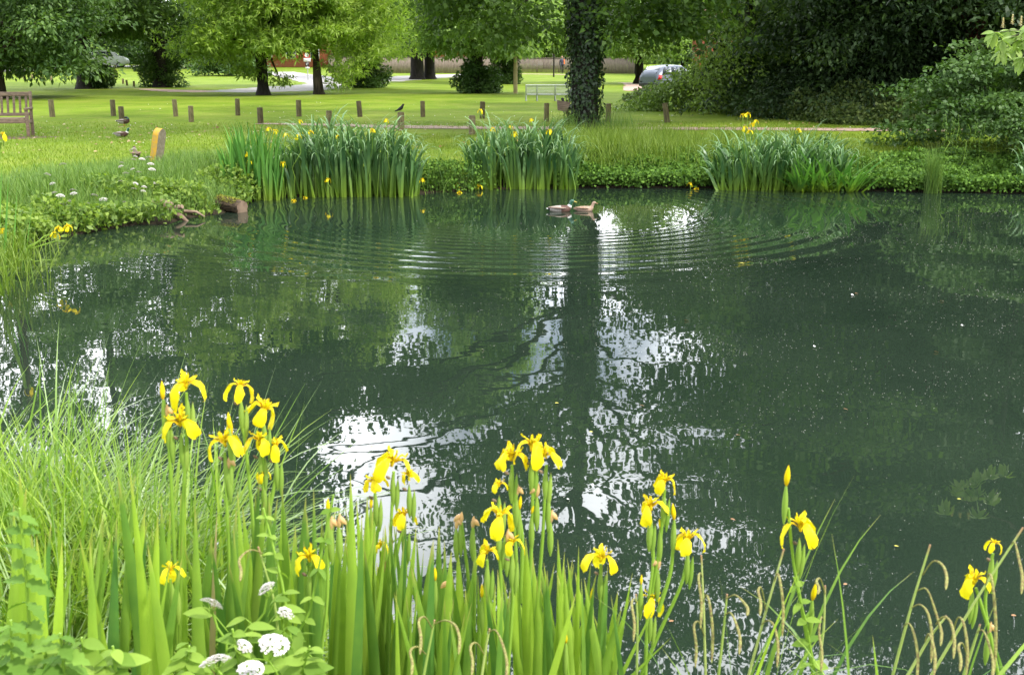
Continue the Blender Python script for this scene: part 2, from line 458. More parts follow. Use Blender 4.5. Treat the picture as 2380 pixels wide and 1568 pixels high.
L.new(r3.outputs['Color'], m3.inputs[0]); L.new(mu.outputs[2], m3.inputs[6])
sx = t.nodes.new('ShaderNodeSeparateXYZ'); L.new(geo.outputs['Position'], sx.inputs[0])
mr = t.nodes.new('ShaderNodeMapRange'); mr.inputs['From Min'].default_value = 0.20; mr.inputs['From Max'].default_value = 0.06
L.new(sx.outputs['Z'], mr.inputs['Value'])
m4 = t.nodes.new('ShaderNodeMix'); m4.data_type = 'RGBA'; m4.inputs[7].default_value = (0.03, 0.024, 0.015, 1)
L.new(mr.outputs['Result'], m4.inputs[0]); L.new(m3.outputs[2], m4.inputs[6]); L.new(m4.outputs[2], b.inputs['Base Color'])
b.inputs['Roughness'].default_value = 0.9; b.inputs['Specular IOR Level'].default_value = 0.1
bp = t.nodes.new('ShaderNodeBump'); bp.inputs['Distance'].default_value = 0.03
L.new(n2.outputs['Fac'], bp.inputs['Height']); L.new(bp.outputs['Normal'], b.inputs['Normal'])
tag(gg.build('ground', m), kind='structure')

# ------------------------------------------------------------------ water
DUCK = gp(1330, 488, 0)
m, t, b = newmat('pond_water')
L = t.links
geo = t.nodes.new('ShaderNodeNewGeometry')
def math_(op, a, b_=None, c=None, clamp=False):
    n = t.nodes.new('ShaderNodeMath'); n.operation = op; n.use_clamp = clamp
    for i, v in enumerate((a, b_, c)):
        if v is None: continue
        if isinstance(v, (int, float)): n.inputs[i].default_value = v
        else: L.new(v, n.inputs[i])
    return n.outputs[0]
sx = t.nodes.new('ShaderNodeSeparateXYZ'); L.new(geo.outputs['Position'], sx.inputs[0])
def rings(cx, cy, k, r_in, r_pk, r_out, amp, chirp):
    """slope of circular waves spreading from (cx, cy)"""
    dx = math_('SUBTRACT', sx.outputs['X'], cx); dy = math_('SUBTRACT', sx.outputs['Y'], cy)
    r_ = math_('SQRT', math_('ADD', math_('MULTIPLY', dx, dx), math_('MULTIPLY', dy, dy)))
    wob = noise(0.9, 2, tree=t, vec=geo.outputs['Position'])
    rr = math_('ADD', r_, math_('MULTIPLY', wob.outputs['Fac'], 0.12))
    ph = math_('ADD', math_('MULTIPLY', rr, k), math_('MULTIPLY', math_('MULTIPLY', rr, rr), chirp))
    up = t.nodes.new('ShaderNodeMapRange'); up.interpolation_type = 'SMOOTHSTEP'
    up.inputs['From Min'].default_value = r_in; up.inputs['From Max'].default_value = r_pk; L.new(r_, up.inputs['Value'])
    dn = t.nodes.new('ShaderNodeMapRange'); dn.interpolation_type = 'SMOOTHSTEP'
    dn.inputs['From Min'].default_value = r_out; dn.inputs['From Max'].default_value = r_pk; L.new(r_, dn.inputs['Value'])
    am = math_('MULTIPLY', math_('MULTIPLY', up.outputs['Result'], dn.outputs['Result']), amp)
    s = math_('MULTIPLY', math_('COSINE', ph), am)
    return math_('MULTIPLY', s, math_('DIVIDE', dx, r_)), math_('MULTIPLY', s, math_('DIVIDE', dy, r_))
ax_, ay_ = rings(float(DUCK[0]) - 0.7, float(DUCK[1]) - 0.1, 48.0, 1.6, 4.3, 6.4, 0.050, -3.3)
bx_, by_ = rings(-2.3, 15.8, 30.0, 0.6, 3.0, 5.0, 0.010, 0.0)
# gentle swell and fine chop
def grad_noise(scale, det, sy):
    mp = t.nodes.new('ShaderNodeMapping'); mp.inputs['Scale'].default_value = (1, sy, 1); L.new(geo.outputs['Position'], mp.inputs['Vector'])
    n = t.nodes.new('ShaderNodeTexNoise'); n.inputs['Scale'].default_value = scale; n.inputs['Detail'].default_value = det
    L.new(mp.outputs['Vector'], n.inputs['Vector'])
    s = t.nodes.new('ShaderNodeSeparateColor'); L.new(n.outputs['Color'], s.inputs[0])
    return s
f1 = grad_noise(1.3, 2, 1.8); f2 = grad_noise(6.0, 2, 1.5)
fx = math_('MULTIPLY_ADD', f1.outputs[0], 0.012, -0.006); fy = math_('MULTIPLY_ADD', f1.outputs[1], 0.020, -0.010)
hx = math_('MULTIPLY_ADD', f2.outputs[0], 0.006, -0.003); hy = math_('MULTIPLY_ADD', f2.outputs[1], 0.010, -0.005)
tx = math_('ADD', math_('ADD', ax_, bx_), math_('ADD', fx, hx)); ty = math_('ADD', math_('ADD', ay_, by_), math_('ADD', fy, hy))
cx_ = t.nodes.new('ShaderNodeCombineXYZ'); cx_.inputs['Z'].default_value = 1.0
L.new(tx, cx_.inputs['X']); L.new(ty, cx_.inputs['Y'])
vn = t.nodes.new('ShaderNodeVectorMath'); vn.operation = 'NORMALIZE'; L.new(cx_.outputs[0], vn.inputs[0])
L.new(vn.outputs[0], b.inputs['Normal'])
murk = noise(0.5, 5, vec=geo.outputs['Position'], tree=t)
rr_ = ramp(murk.outputs['Fac'], [(0.3, (0.011, 0.0205, 0.0130)), (0.7, (0.018, 0.0300, 0.0190))], tree=t)
L.new(rr_.outputs['Color'], b.inputs['Base Color'])
b.inputs['Roughness'].default_value = 0.012; b.inputs['IOR'].default_value = 1.45
wg = Geo()
wx = np.linspace(-8, 14, 45); wy = np.linspace(2, 21, 39)
WX, WY = np.meshgrid(wx, wy)
ii = (np.arange(38)[:, None] * 45 + np.arange(44)[None, :]).ravel()
wg.add(np.stack([WX.ravel(), WY.ravel(), np.zeros(WX.size)], -1), np.stack([ii, ii + 1, ii + 46, ii + 45], -1))
tag(wg.build('pond_water', m), kind='structure')

# ------------------------------------------------------------------ paths and roads
def ribbon(name, pts, wds, mat, lift=0.012):
    """pts: ground points; wds: widths in metres"""
    P = np.array([p[:2] for p in pts], float); W = np.asarray(wds, float)
    k = np.linspace(0, len(P) - 1, (len(P) - 1) * 10 + 1)
    X = np.interp(k, range(len(P)), P[:, 0]); Y = np.interp(k, range(len(P)), P[:, 1]); W = np.interp(k, range(len(P)), W)
    for _ in range(12):
        X[1:-1] = (X[:-2] + X[2:] + 2 * X[1:-1]) / 4; Y[1:-1] = (Y[:-2] + Y[2:] + 2 * Y[1:-1]) / 4
    C = np.stack([X, Y], -1); T = nrm(np.gradient(C, axis=0)); N_ = np.stack([-T[:, 1], T[:, 0]], -1)
    rs = np.random.RandomState(len(name))
    wob = W * (1 + 0.10 * rs.randn(len(W)))
    A = C + N_ * wob[:, None] / 2; B = C - N_ * wob[:, None] / 2
    V = np.concatenate([np.c_[A, zf(A[:, 0], A[:, 1]) + lift], np.c_[B, zf(B[:, 0], B[:, 1]) + lift]])
    n = len(C); i = np.arange(n - 1)
    gm = Geo(); gm.add(V, np.stack([i, i + n, i + n + 1, i + 1], -1))
    return tag(gm.build(name, mat), kind='structure')
gd = lambda x, y: g(x, y)
ribbon('gravel_path', [gd(600, 288), gd(760, 291), gd(930, 296), gd(1190, 298), gd(1420, 299), gd(1700, 300), gd(1950, 302), gd(2160, 303), gd(2300, 306)],
       [0.5, 0.9, 1.15, 1.2, 1.2, 1.2, 1.2, 1.2, 1.2], M['path'])
ribbon('asphalt_road', [gd(520, 215), gd(600, 212), gd(700, 205), gd(790, 196), gd(870, 187), gd(960, 180), gd(1060, 176), gd(1150, 173)],
       [3.0, 5.5, 6.0, 5.5, 6.0, 6.0, 6.0, 6.0], M['road'])
ribbon('dirt_track', [gd(330, 207), gd(400, 211), gd(460, 213), gd(520, 213)], [1.0, 2.4, 3.2, 3.0], M['path'], 0.008)
ribbon('side_road', [gd(640, 168), gd(690, 176), gd(750, 188), gd(790, 196)], [4, 4, 4, 4], M['road'], 0.02)
ribbon('far_road', [gd(-60, 168), gd(60, 163), gd(170, 158), gd(300, 154), gd(420, 152)], [5, 5, 6, 6, 6], M['road'])
ribbon('curved_path', [gd(1420, 190), gd(1470, 194), gd(1495, 201), gd(1485, 207), gd(1520, 212)], [0.8, 1.4, 2.2, 2.2, 3.2], M['path'])
ribbon('cross_path', [gd(1190, 172), gd(1260, 173), gd(1330, 174)], [1.2, 1.5, 1.5], M['path'])

# ------------------------------------------------------------------ lawn blades (stuff)
rs = np.random.RandomState(11)
def scatter(n, x0, x1, y0, y1, cond):
    X = rs.uniform(x0, x1, n * 3); Y = rs.uniform(y0, y1, n * 3)
    d = shore_dist(X, Y)
    k = cond(X, Y, d) & (np.abs(X) < Y * 0.50 + 0.6)
    X, Y = X[k][:n], Y[k][:n]
    return np.stack([X, Y, zf(X, Y)], -1)
P = scatter(60000, -15, 15, 12, 34, lambda X, Y, d: (d > 1.0) & (rs.rand(len(X)) < np.clip((36 - Y) / 14, .1, 1)) & ~((np.abs(Y - 29.5) < 1.1) & (X > -6)))
n = len(P)
lb = Geo()
blades(lb, P, rs.uniform(0, 6.28, n), rs.uniform(.03, .075, n), rs.uniform(.008, .016, n), rs.uniform(0, .5, n), rs.uniform(0, .8, n), S=2, rnd=rs.rand(n))
tag(lb.build('lawn_grass', M['lawnblade']), 'short mown green grass of the lawn around the pond', 'grass', kind='stuff')

# ------------------------------------------------------------------ trees
def limb_pts(a, b_, sag=0.0, n=6, rs=rs):
    a, b_ = np.asarray(a, float), np.asarray(b_, float)
    s = np.linspace(0, 1, n)[:, None]
    P = a + (b_ - a) * s
    P[:, 2] += sag * np.sin(s[:, 0] * PI)
    P[1:-1] += rs.randn(n - 2, 3) * 0.03 * np.linalg.norm(b_ - a)
    return P

def clumps_mesh(gm, C, rad, per, lsize, rs, axis=None, alen=0.0, flat=0.62, droop=0.35, lw=0.5, mat=0, spiky=False, tone=None):
    K = len(C)
    rad = np.broadcast_to(rad, (K,))
    idx = np.repeat(np.arange(K), per)
    n = len(idx)
    u = nrm(rs.randn(n, 3)); u[:, 2] *= flat
    q = rs.rand(n) ** 0.42
    off = u * (rad[idx] * q)[:, None]
    if axis is not None:
        off = off + axis[idx] * (rs.uniform(-1, 1, n) * alen * rad[idx])[:, None]
    P = C[idx] + off
    d = nrm(u + rs.randn(n, 3) * 0.55 + np.array([0, 0, -droop]))
    nr = nrm(rs.randn(n, 3) * 0.6 + np.array([0, 0, 1.0]) + 0.3 * u)
    tone_ = rs.rand(n) * 0.5 + (rs.rand(K)[idx] * 0.5 if tone is None else tone[idx])
    L_ = lsize * rs.uniform(.65, 1.25, n)
    if spiky:
        for k in range(3):
            dd = nrm(d + rs.randn(n, 3) * 0.6)
            leaves(gm, P, dd, nr, L_, L_ * 0.22, np.clip(tone_ + rs.uniform(-.15, .15, n), 0, 1), mat)
    else:
        leaves(gm, P, d, nr, L_, L_ * lw, np.clip(tone_, 0, 1), mat)

def tree(name, label, base, H, cb, Rc, trunk_r, mat, bark, K=60, per=260, lsize=0.24, crad=1.3, seed=1, flat=0.62, droop=0.35,
         cen=(0, 0), asp=1.0, group=None, spiky=False, sucker=None, axis_droop=None, limb=True, alen=0.8, keep=None, extra=None, zpow=0.8, lw=0.5, lean=(0, 0)):
    rs = np.random.RandomState(seed)
    base = np.asarray(base, float)
    root = thing(name, label, 'tree', base, group)
    top = base + np.array([cen[0], cen[1], H])
    cz0 = base[2] + cb
    C = []
    while len(C) < K:
        f = rs.rand() ** zpow
        z = cz0 + crad * flat * 0.7 + f * (H - cb - crad)
        prof = math.sin(PI * (0.20 + 0.78 * f)) ** 0.55        # widest low down, rounding at the top
        a = rs.uniform(0, 2 * PI); rr = Rc * prof * (rs.uniform(0.15, 1) ** 0.5)
        rr = max(0.3, rr - crad * 0.5)
        c = np.array([base[0] + cen[0] * f + math.cos(a) * rr, base[1] + cen[1] * f + math.sin(a) * rr * asp, z + rs.uniform(-.3, .3)])
        if keep is None or keep(c): C.append(c)
    if extra: C += [np.array(e) for e in extra]; K = len(C)
    C = np.array(C)
    rad = crad * rs.uniform(.65, 1.25, K)
    outd = C - (base + np.array([0, 0, 0])); outd[:, 2] = 0; outd = nrm(outd)
    if axis_droop is not None: outd[:, 2] = axis_droop; outd = nrm(outd)
    cg = Geo()
    clumps_mesh(cg, C, rad, per, lsize, rs, axis=outd, alen=alen, flat=flat, droop=droop, spiky=spiky, lw=lw)
    cg.build('crown', mat, root)
    tg = Geo()
    tl = np.array([lean[0], lean[1], 0])
    hts = np.array([-0.1, 0.25, 0.8, cb + 0.6, cb + (H - cb) * .35, cb + (H - cb) * .7, H * .93])
    rf = np.array([1.5, 1.12, 1.0, .88, .62, .3, .06])
    pts = [base + np.array([0, 0, h]) + tl * min(h, 5) + np.array([cen[0], cen[1], 0]) * max(0, (h - cb) / (H - cb)) for h in hts]
    tube(tg, pts, trunk_r * rf, 12)
    if limb:
        for c in C[:: max(1, K // 26)]:
            h = max(cb * 0.75 + 0.4, min(c[2] - base[2] - 0.4 * np.linalg.norm((c - base)[:2]), H * .8))
            f = max(0, (h - cb) / (H - cb))
            st = base + np.array([cen[0] * f, cen[1] * f, h]) + tl * min(h, 5)
            tube(tg, limb_pts(st, c, 0.3, 6, rs), np.linspace(trunk_r * .34 * (1 - .6 * f), 0.025, 6), 6)
    tg.build('trunk', bark, root)
    if sucker:
        (sw, sh, dxs) = sucker
        sg = Geo()
        k = 16
        a = rs.uniform(0, 2 * PI, k); rr = sw * rs.uniform(.1, .72, k)
        zz = rs.uniform(0.12, 1, k) ** 1.3 * sh * 0.86
        rr *= np.sqrt(np.clip(1.05 - (zz / sh) ** 2, .1, 1))
        SC = np.stack([base[0] + dxs + np.cos(a) * rr, base[1] + np.sin(a) * rr, base[2] + zz], -1)
        clumps_mesh(sg, SC, sw * 0.36, 430, 0.17, rs, flat=0.8, lw=0.65)
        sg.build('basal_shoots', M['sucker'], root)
    return root

def at(x, D):
    X = (x - 1190.0) / FPX * D / (math.cos(PITCH)) * 1.0
    # pixel column at the height of the lawn: correct for the tilt
    r = ray(x, 135 + 4818.0 / D); X = r[0] * D / r[1]
    return np.array([X, D, float(zf(X, D))])

tree('broadleaf_tree', 'large dark broadleaf tree with low hanging boughs behind the wooden bench', at(-8, 54), 21, 1.2, 6.4, .42, M['dark'], M['bark'],
     K=290, per=220, lsize=.26, crad=1.05, seed=2, droop=.5, zpow=1.7)
tree('broadleaf_tree', 'dark spreading tree with a thick black trunk and leafy shoots on its right foot', at(200, 70.5), 28, 3.1, 7.5, .50, M['dark'], M['darkbark'],
     K=280, per=210, lsize=.30, crad=1.3, seed=3, zpow=1.6, sucker=(1.5, 1.6, 0.6))
tree('broadleaf_tree', 'dark lime tree whose leafy skirt reaches the grass left of the bright chestnuts', at(375, 74), 29, 2.9, 6.0, .45, M['dark'], M['darkbark'],
     K=260, per=210, lsize=.30, crad=1.2, seed=4, zpow=1.6, sucker=(1.9, 3.2, 0.0))
tree('sweet_chestnut_tree', 'bright green chestnut tree with spiky leaves and short dark trunk, left of the pair', at(612, 58.8), 16.5, 2.1, 4.9, .30, M['chestnut'], M['darkbark'],
     K=330, per=95, lsize=.30, crad=.82, zpow=1.5, seed=5, extra=[dp(x_, y_, 58 + (x_ % 3)) for x_, y_ in ((400, 95), (430, 120), (470, 130), (520, 128), (555, 150), (585, 165), (560, 120), (500, 110), (650, 186))], spiky=True, cen=(-1.4, 0), group='chestnut pair')
tree('sweet_chestnut_tree', 'bright green chestnut tree with spiky leaves and slim brown trunk, right of the pair', at(741, 60), 15.5, 2.7, 4.3, .24, M['chestnut'], M['bark'],
     K=300, per=95, lsize=.30, crad=.80, zpow=1.5, seed=6, extra=[dp(x_, y_, 59 + (x_ % 3)) for x_, y_ in ((780, 150), (800, 172), (820, 160), (850, 140), (880, 120), (905, 110), (790, 190))], spiky=True, cen=(.6, 0), group='chestnut pair', lean=(-.05, 0))
tree('broadleaf_tree', 'yellow green tree rising from a dark shoot thicket right of the chestnuts', at(853, 73), 17, 1.9, 4.2, .40, M['chestnut'], M['darkbark'],
     K=150, per=125, lsize=.32, crad=1.2, zpow=1.4, seed=7, spiky=True, sucker=(1.7, 2.0, 0.0))
tree('broadleaf_tree', 'dark tree with one of two close black trunks beside the pale fence, left', at(970, 97), 17, 2.7, 5.2, .55, M['dark'], M['darkbark'],
     K=130, per=220, lsize=.34, crad=1.6, zpow=1.5, seed=8)
tree('broadleaf_tree', 'dark tree with one of two close black trunks beside the pale fence, right', at(999, 98), 19, 3.0, 5.2, .45, M['lime'], M['darkbark'],
     K=130, per=220, lsize=.34, crad=1.6, zpow=1.5, seed=9)
tree('lime_tree', 'tall mid green lime tree with a dense leafy skirt left of the pale pole', at(1108, 62), 18.5, 2.1, 3.9, .36, M['lime'], M['darkbark'],
     K=290, per=230, lsize=.25, crad=.9, zpow=1.5, seed=10, sucker=(1.6, 1.7, 0.0), droop=.6)
tree('broadleaf_tree', 'mid green tree behind the lime tree with a dark skirt beside the pale pole', at(1182, 84), 13, 2.1, 3.5, .4, M['lime'], M['darkbark'],
     K=130, per=250, lsize=.32, crad=1.4, zpow=1.4, seed=12, sucker=(1.8, 2.6, 0.0), droop=.6)
tree('broadleaf_tree', 'distant tree with dark trunk beside the curved path left of the silver car', at(1484, 84), 11, 2.0, 4.4, .33, M['lime'], M['darkbark'],
     K=110, per=230, lsize=.30, crad=1.2, zpow=1.4, seed=13, cen=(.8, 0))
# far row
fr = [(-60, 120, 20, 8, 'dark'), (90, 135, 18, 7, 'lime'), (250, 150, 19, 8, 'dark'), (440, 140, 19, 8, 'dark'), (560, 150, 17, 7, 'lime'),
      (900, 150, 18, 8, 'lime'), (1080, 160, 18, 8, 'lime'), (1270, 140, 13, 7, 'lime'), (1370, 150, 15, 8, 'chestnut'), (1470, 135, 12, 6, 'lime'),
      (1590, 120, 12, 7, 'lime'), (1700, 110, 16, 7, 'dark'), (700, 165, 16, 8, 'dark')]
desc = ['beyond the bench tree at the far left', 'beyond the far road at the left', 'above the white van', 'behind the leafy skirted dark lime', 'seen between the dark lime and chestnuts',
        'beyond the yellow green tree', 'beyond the tall lime tree', 'above the slatted fence right of the pole', 'hanging behind the ivy clad trunk', 'above the grey fence right of the ivy clad trunk',
        'above the silver car', 'beyond the brick gable at the wood edge', 'above the brick house']
for (x, D, H, Rr, mt), ds in zip(fr, desc):
    tree('distant_tree', 'distant rounded tree ' + ds, at(x, D), H, 1.2, Rr, .4, M[mt], M['darkbark'], K=95, per=190, lsize=.50, crad=2.3, zpow=1.3, seed=int(x) + 200, limb=False, group='trees beyond the green')

# ivy clad tree by the water
tb = g(1358, 300)
it = thing('ivy_clad_tree', 'big tree with a trunk wrapped in dark ivy standing by the pond', 'tree', tb)
tg = Geo()
pts = [tb + np.array([0, 0, h]) for h in (-.15, .15, .5, 1.2, 2.2, 3.2, 5, 7.5, 11, 15)]
tube(tg, pts, [.46, .40, .36, .35, .37, .40, .38, .22, .11, .04], 16)
rs2 = np.random.RandomState(5)
C = []
while len(C) < 215:
    f = rs2.rand(); z = tb[2] + 3.0 + f * 14.0
    prof = math.sin(PI * (0.12 + 0.86 * f)) ** 0.5
    a = rs2.uniform(0, 2 * PI); rr = 8.8 * prof * rs2.uniform(0.15, 1) ** 0.6 * (1.35 if math.cos(a) < 0 else 1.0)
    c = np.array([tb[0] + math.cos(a) * rr, tb[1] + math.sin(a) * rr, z - 0.10 * rr])
    pxx = 1190 + FPX * c[0] / c[1] * 1.0
    # open windows of sky in the crown
    el = math.degrees(math.atan2(c[2] + CAMZ, c[1]))
    if c[1] < 22 and z < tb[2] + 4.5: continue
    if (pxx < 1110 or pxx > 1660) and c[2] < 5.9: continue
    if 1290 < pxx < 1430 and c[1] < tb[1] and c[2] < 5.5: continue
    if 9.0 < el < 16.0 and 1210 < pxx < 1330 and rs2.rand() < 0.88: continue
    if 9.0 < el < 16.0 and 1385 < pxx < 1590 and rs2.rand() < 0.80: continue
    if 9.5 < el < 16.5 and 1150 < pxx < 1660 and rs2.rand() < 0.35: continue
    if 18.3 < el < 25 and 760 < pxx < 920 and rs2.rand() < 0.9: continue
    C.append(c)
for q_ in range(20):
    C.append(np.array([rs2.uniform(-5.6, -2.2), rs2.uniform(26, 30), rs2.uniform(5.6, 6.9)]))
for q_ in range(34):
    C.append(np.array([rs2.uniform(-.4, 1.8), rs2.uniform(26, 31), rs2.uniform(6.8, 15)]))
for q_ in range(40):
    C.append(np.array([rs2.uniform(.205, .245) * -27.0, rs2.uniform(25, 30), rs2.uniform(5.8, 11.0)]))
for q_ in range(46):
    c = np.array([rs2.uniform(-8.6, -3.8), rs2.uniform(25, 33), rs2.uniform(5.6, 13.5)])
    if 780 < 1190 + FPX * c[0] / c[1] < 910: continue
    C.append(c)
C += [tb + np.array(v) for v in ((-2.4, -1, 2.55), (-1.5, .5, 2.6), (-1.9, -1.2, 2.9), (1.9, -1, 2.95), (1.6, .3, 2.6), (2.4, -.8, 2.7), (-3.2, .8, 2.9), (2.2, 1.3, 3.1), (3.0, .5, 2.9))]
for q_ in range(16):
    C.append(tb + np.array([rs2.choice([-1, 1]) * rs2.uniform(.9, 3.6), rs2.uniform(-1.2, 1.0), rs2.uniform(2.7, 4.4)]))
def open_sky(c):
    e_ = math.degrees(math.atan2(c[2] + CAMZ, c[1])); x_ = 1190 + FPX * c[0] / c[1]
    return 17.6 < e_ < 28 and 690 < x_ < 1000 and rs2.rand() < .95
C = np.array([c for c in C if not open_sky(c)])
cg = Geo()
S2 = []
while len(S2) < 34:
    if True: xx_, e_ = rs2.uniform(1385, 1640), rs2.uniform(10, 18)
    Dd = rs2.uniform(26, 32); S2.append(np.array([(xx_ - 1190) / FPX * Dd, Dd, math.tan(R(e_)) * Dd - CAMZ]))
clumps_mesh(cg, np.array(S2), .9, 75, .16, rs2, flat=.6, droop=.5, lw=.7)
od = C - tb; od[:, 2] = 0; od = nrm(od); od[:, 2] = -.18
clumps_mesh(cg, C, 1.15 * rs2.uniform(.6, 1.2, len(C)), 300, .17, rs2, axis=od, alen=.7, flat=.5, droop=.5, lw=.75)
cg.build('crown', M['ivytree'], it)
for c in C[::8]:
    h = min(max(3.2, c[2] - tb[2] - 1.5), 12)
    tube(tg, limb_pts(tb + np.array([0, 0, h]), c, .5, 7, rs2), np.linspace(.08, .012, 7), 6)
tg.build('trunk', M['darkbark'], it)
ig = Geo()
n = 9000
h = rs2.uniform(0, 1, n) ** .8 * 7.0; a = rs2.uniform(0, 2 * PI, n)
rr = np.interp(h, [0, .5, 1.2, 2.2, 3.2, 5, 7], [.42, .37, .36, .39, .43, .42, .26]) + rs2.rand(n) ** 2 * .15 + .05 * np.sin(a * 3 + h * 2.3) * np.sin(h * 4 + a)
P = np.stack([tb[0] + np.cos(a) * rr, tb[1] + np.sin(a) * rr, tb[2] + h], -1)
od = np.stack([np.cos(a), np.sin(a), np.zeros(n)], -1)
leaves(ig, P, nrm(od * .35 + np.array([0, 0, -1.0]) + rs2.randn(n, 3) * .35), nrm(od + rs2.randn(n, 3) * .35), rs2.uniform(.04, .13, n), rs2.uniform(.04, .12, n), rs2.rand(n))
ig.build('ivy', M['ivy'], it)

# dark wood at the right
wt = [(1745, 42, 8.5, 5.4, 0.35, 'woodedge', 'dark', 'with low sprays coloured as sunlit hanging in front of the silver car', (-.6, 0)),
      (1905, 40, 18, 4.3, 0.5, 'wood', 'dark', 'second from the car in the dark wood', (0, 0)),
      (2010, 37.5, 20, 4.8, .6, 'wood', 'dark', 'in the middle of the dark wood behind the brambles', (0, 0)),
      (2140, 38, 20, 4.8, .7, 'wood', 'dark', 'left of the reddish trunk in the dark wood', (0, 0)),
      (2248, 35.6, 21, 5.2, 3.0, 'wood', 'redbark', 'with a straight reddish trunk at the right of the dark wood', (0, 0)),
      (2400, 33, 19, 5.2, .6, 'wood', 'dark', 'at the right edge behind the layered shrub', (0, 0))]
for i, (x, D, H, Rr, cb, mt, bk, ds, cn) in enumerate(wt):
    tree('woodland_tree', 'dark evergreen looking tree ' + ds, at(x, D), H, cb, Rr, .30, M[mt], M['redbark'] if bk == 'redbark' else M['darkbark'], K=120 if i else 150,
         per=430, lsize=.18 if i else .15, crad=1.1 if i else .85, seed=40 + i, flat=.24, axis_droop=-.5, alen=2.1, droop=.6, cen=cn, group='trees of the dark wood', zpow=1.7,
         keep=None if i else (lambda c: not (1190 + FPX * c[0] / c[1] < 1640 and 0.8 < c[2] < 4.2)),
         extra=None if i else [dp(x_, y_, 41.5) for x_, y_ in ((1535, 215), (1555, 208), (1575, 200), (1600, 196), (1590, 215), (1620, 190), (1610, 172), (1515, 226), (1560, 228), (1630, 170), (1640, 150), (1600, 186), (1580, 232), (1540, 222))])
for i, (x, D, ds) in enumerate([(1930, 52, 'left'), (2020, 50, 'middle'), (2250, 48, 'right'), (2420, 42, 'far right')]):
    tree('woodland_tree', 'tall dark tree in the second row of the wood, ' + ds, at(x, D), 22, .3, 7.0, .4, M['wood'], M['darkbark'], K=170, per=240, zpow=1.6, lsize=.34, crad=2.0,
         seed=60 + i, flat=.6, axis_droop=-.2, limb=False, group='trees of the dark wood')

# ------------------------------------------------------------------ shrubs and low cover
def shrub(name, label, c, rx, ry, h, K, per, ls, crad, mat, seed, flat=.35, ad=-.15, lw=.6, stems=8, cat='shrub', z0=.15):
    rs = np.random.RandomState(seed)
    c = np.asarray(c, float)
    root = thing(name, label, cat, c)
    a = rs.uniform(0, 2 * PI, K); q = rs.uniform(.2, 1, K) ** .5; f = rs.uniform(z0, 1, K)
    pr = np.sqrt(np.clip(1.08 - f ** 2.2, .05, 1))
    C = np.stack([c[0] + np.cos(a) * q * rx * pr, c[1] + np.sin(a) * q * ry * pr, c[2] + f * h * .95], -1)
    od = C - c; od[:, 2] = 0; od = nrm(od); od[:, 2] = ad
    gm = Geo(); clumps_mesh(gm, C, crad * rs.uniform(.7, 1.2, K), per, ls, rs, axis=od, alen=1.7, flat=flat * .75, droop=.25, lw=lw)
    gm.build('foliage', mat, root)
    sg = Geo()
    for k in C[:: max(1, K // stems)]:
        tube(sg, limb_pts(c + rs.randn(3) * np.array([.12, .12, 0]) - np.array([0, 0, .05]), k, .15, 5, rs), np.linspace(.035, .008, 5), 5)
    sg.build('stem', M['darkbark'], root)
    return root
shrub('layered_shrub', 'large mid green shrub with layered leafy boughs at the right bank', at(2400, 23.5), 2.9, 2.0, 2.35, 95, 260, .12, .42, M['shrub'], 71, z0=.05)
shrub('round_shrub', 'distant dark round shrub on the green behind the left chestnut trunk', at(535, 108), 2.6, 2.2, 2.2, 30, 260, .3, .9, M['sucker'], 73, flat=.9)
shrub('overhanging_shrub', 'low dark leafy bush at the right edge just above the ivy bank', at(2480, 20.6), 1.3, .9, 1.2, 26, 260, .08, .34, M['shrub'], 72)

def cover(name, label, cat, P, mat, ls, lw=.8, up=.5, seed=1, nrm_up=1.0):
    rs = np.random.RandomState(seed); n = len(P)
    gm = Geo()
    d = nrm(rs.randn(n, 3) + np.array([0, -.3, -.1])); nr = nrm(rs.randn(n, 3) * .6 + np.array([0, -.5, nrm_up]))
    leaves(gm, P, d, nr, ls * rs.uniform(.6, 1.3, n), ls * lw * rs.uniform(.7, 1.2, n), rs.rand(n))
    return tag(gm.build(name, mat), label, cat, kind='stuff')
def fnoise(x, y, k=1.0):
    return .5 + .25 * np.sin(1.7 * k * x + 2.3 * np.sin(1.1 * k * y)) + .25 * np.sin(2.9 * k * y + 1.9 * np.sin(1.3 * k * x + 1))
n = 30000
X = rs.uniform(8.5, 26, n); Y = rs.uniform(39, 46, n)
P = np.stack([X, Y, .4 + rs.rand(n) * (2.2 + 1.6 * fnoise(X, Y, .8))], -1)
cover('dark_leaf_fill', 'dense black green leaf fill added to darken the inside of the wood behind the trunks', 'undergrowth', P, M['wood'], .26, seed=31)  # leaf volume added to block light and keep the wood's interior dark
# bramble undergrowth under the wood
n = 26000
n = 34000
X = rs.uniform(4.9, 14.5, n); fy = np.interp(X, [4.9, 6.0, 7.6, 9.2, 11, 14.5], [47, 45, 38.5, 32.6, 31.0, 30.6]); dY = rs.rand(n) ** 1.2 * 4.0; Y = fy + dY
hh = 1.25 * (.25 + .75 * fnoise(X, Y, 1.3)) * np.interp(dY, [0, .7, 2.5], [.12, .6, 1.0]) * np.interp(X, [4.9, 6.5, 12], [.3, .8, 1.1])
P = np.stack([X, Y, .4 + hh * rs.rand(n) ** .5], -1)
cover('bramble_undergrowth', 'tangled olive green brambles along the foot of the dark wood', 'undergrowth', P, leafmat('leaf_bramble', (.045, .09, .02), (.19, .25, .07), .2, big=.5, bscale=1.2), .12, seed=3)
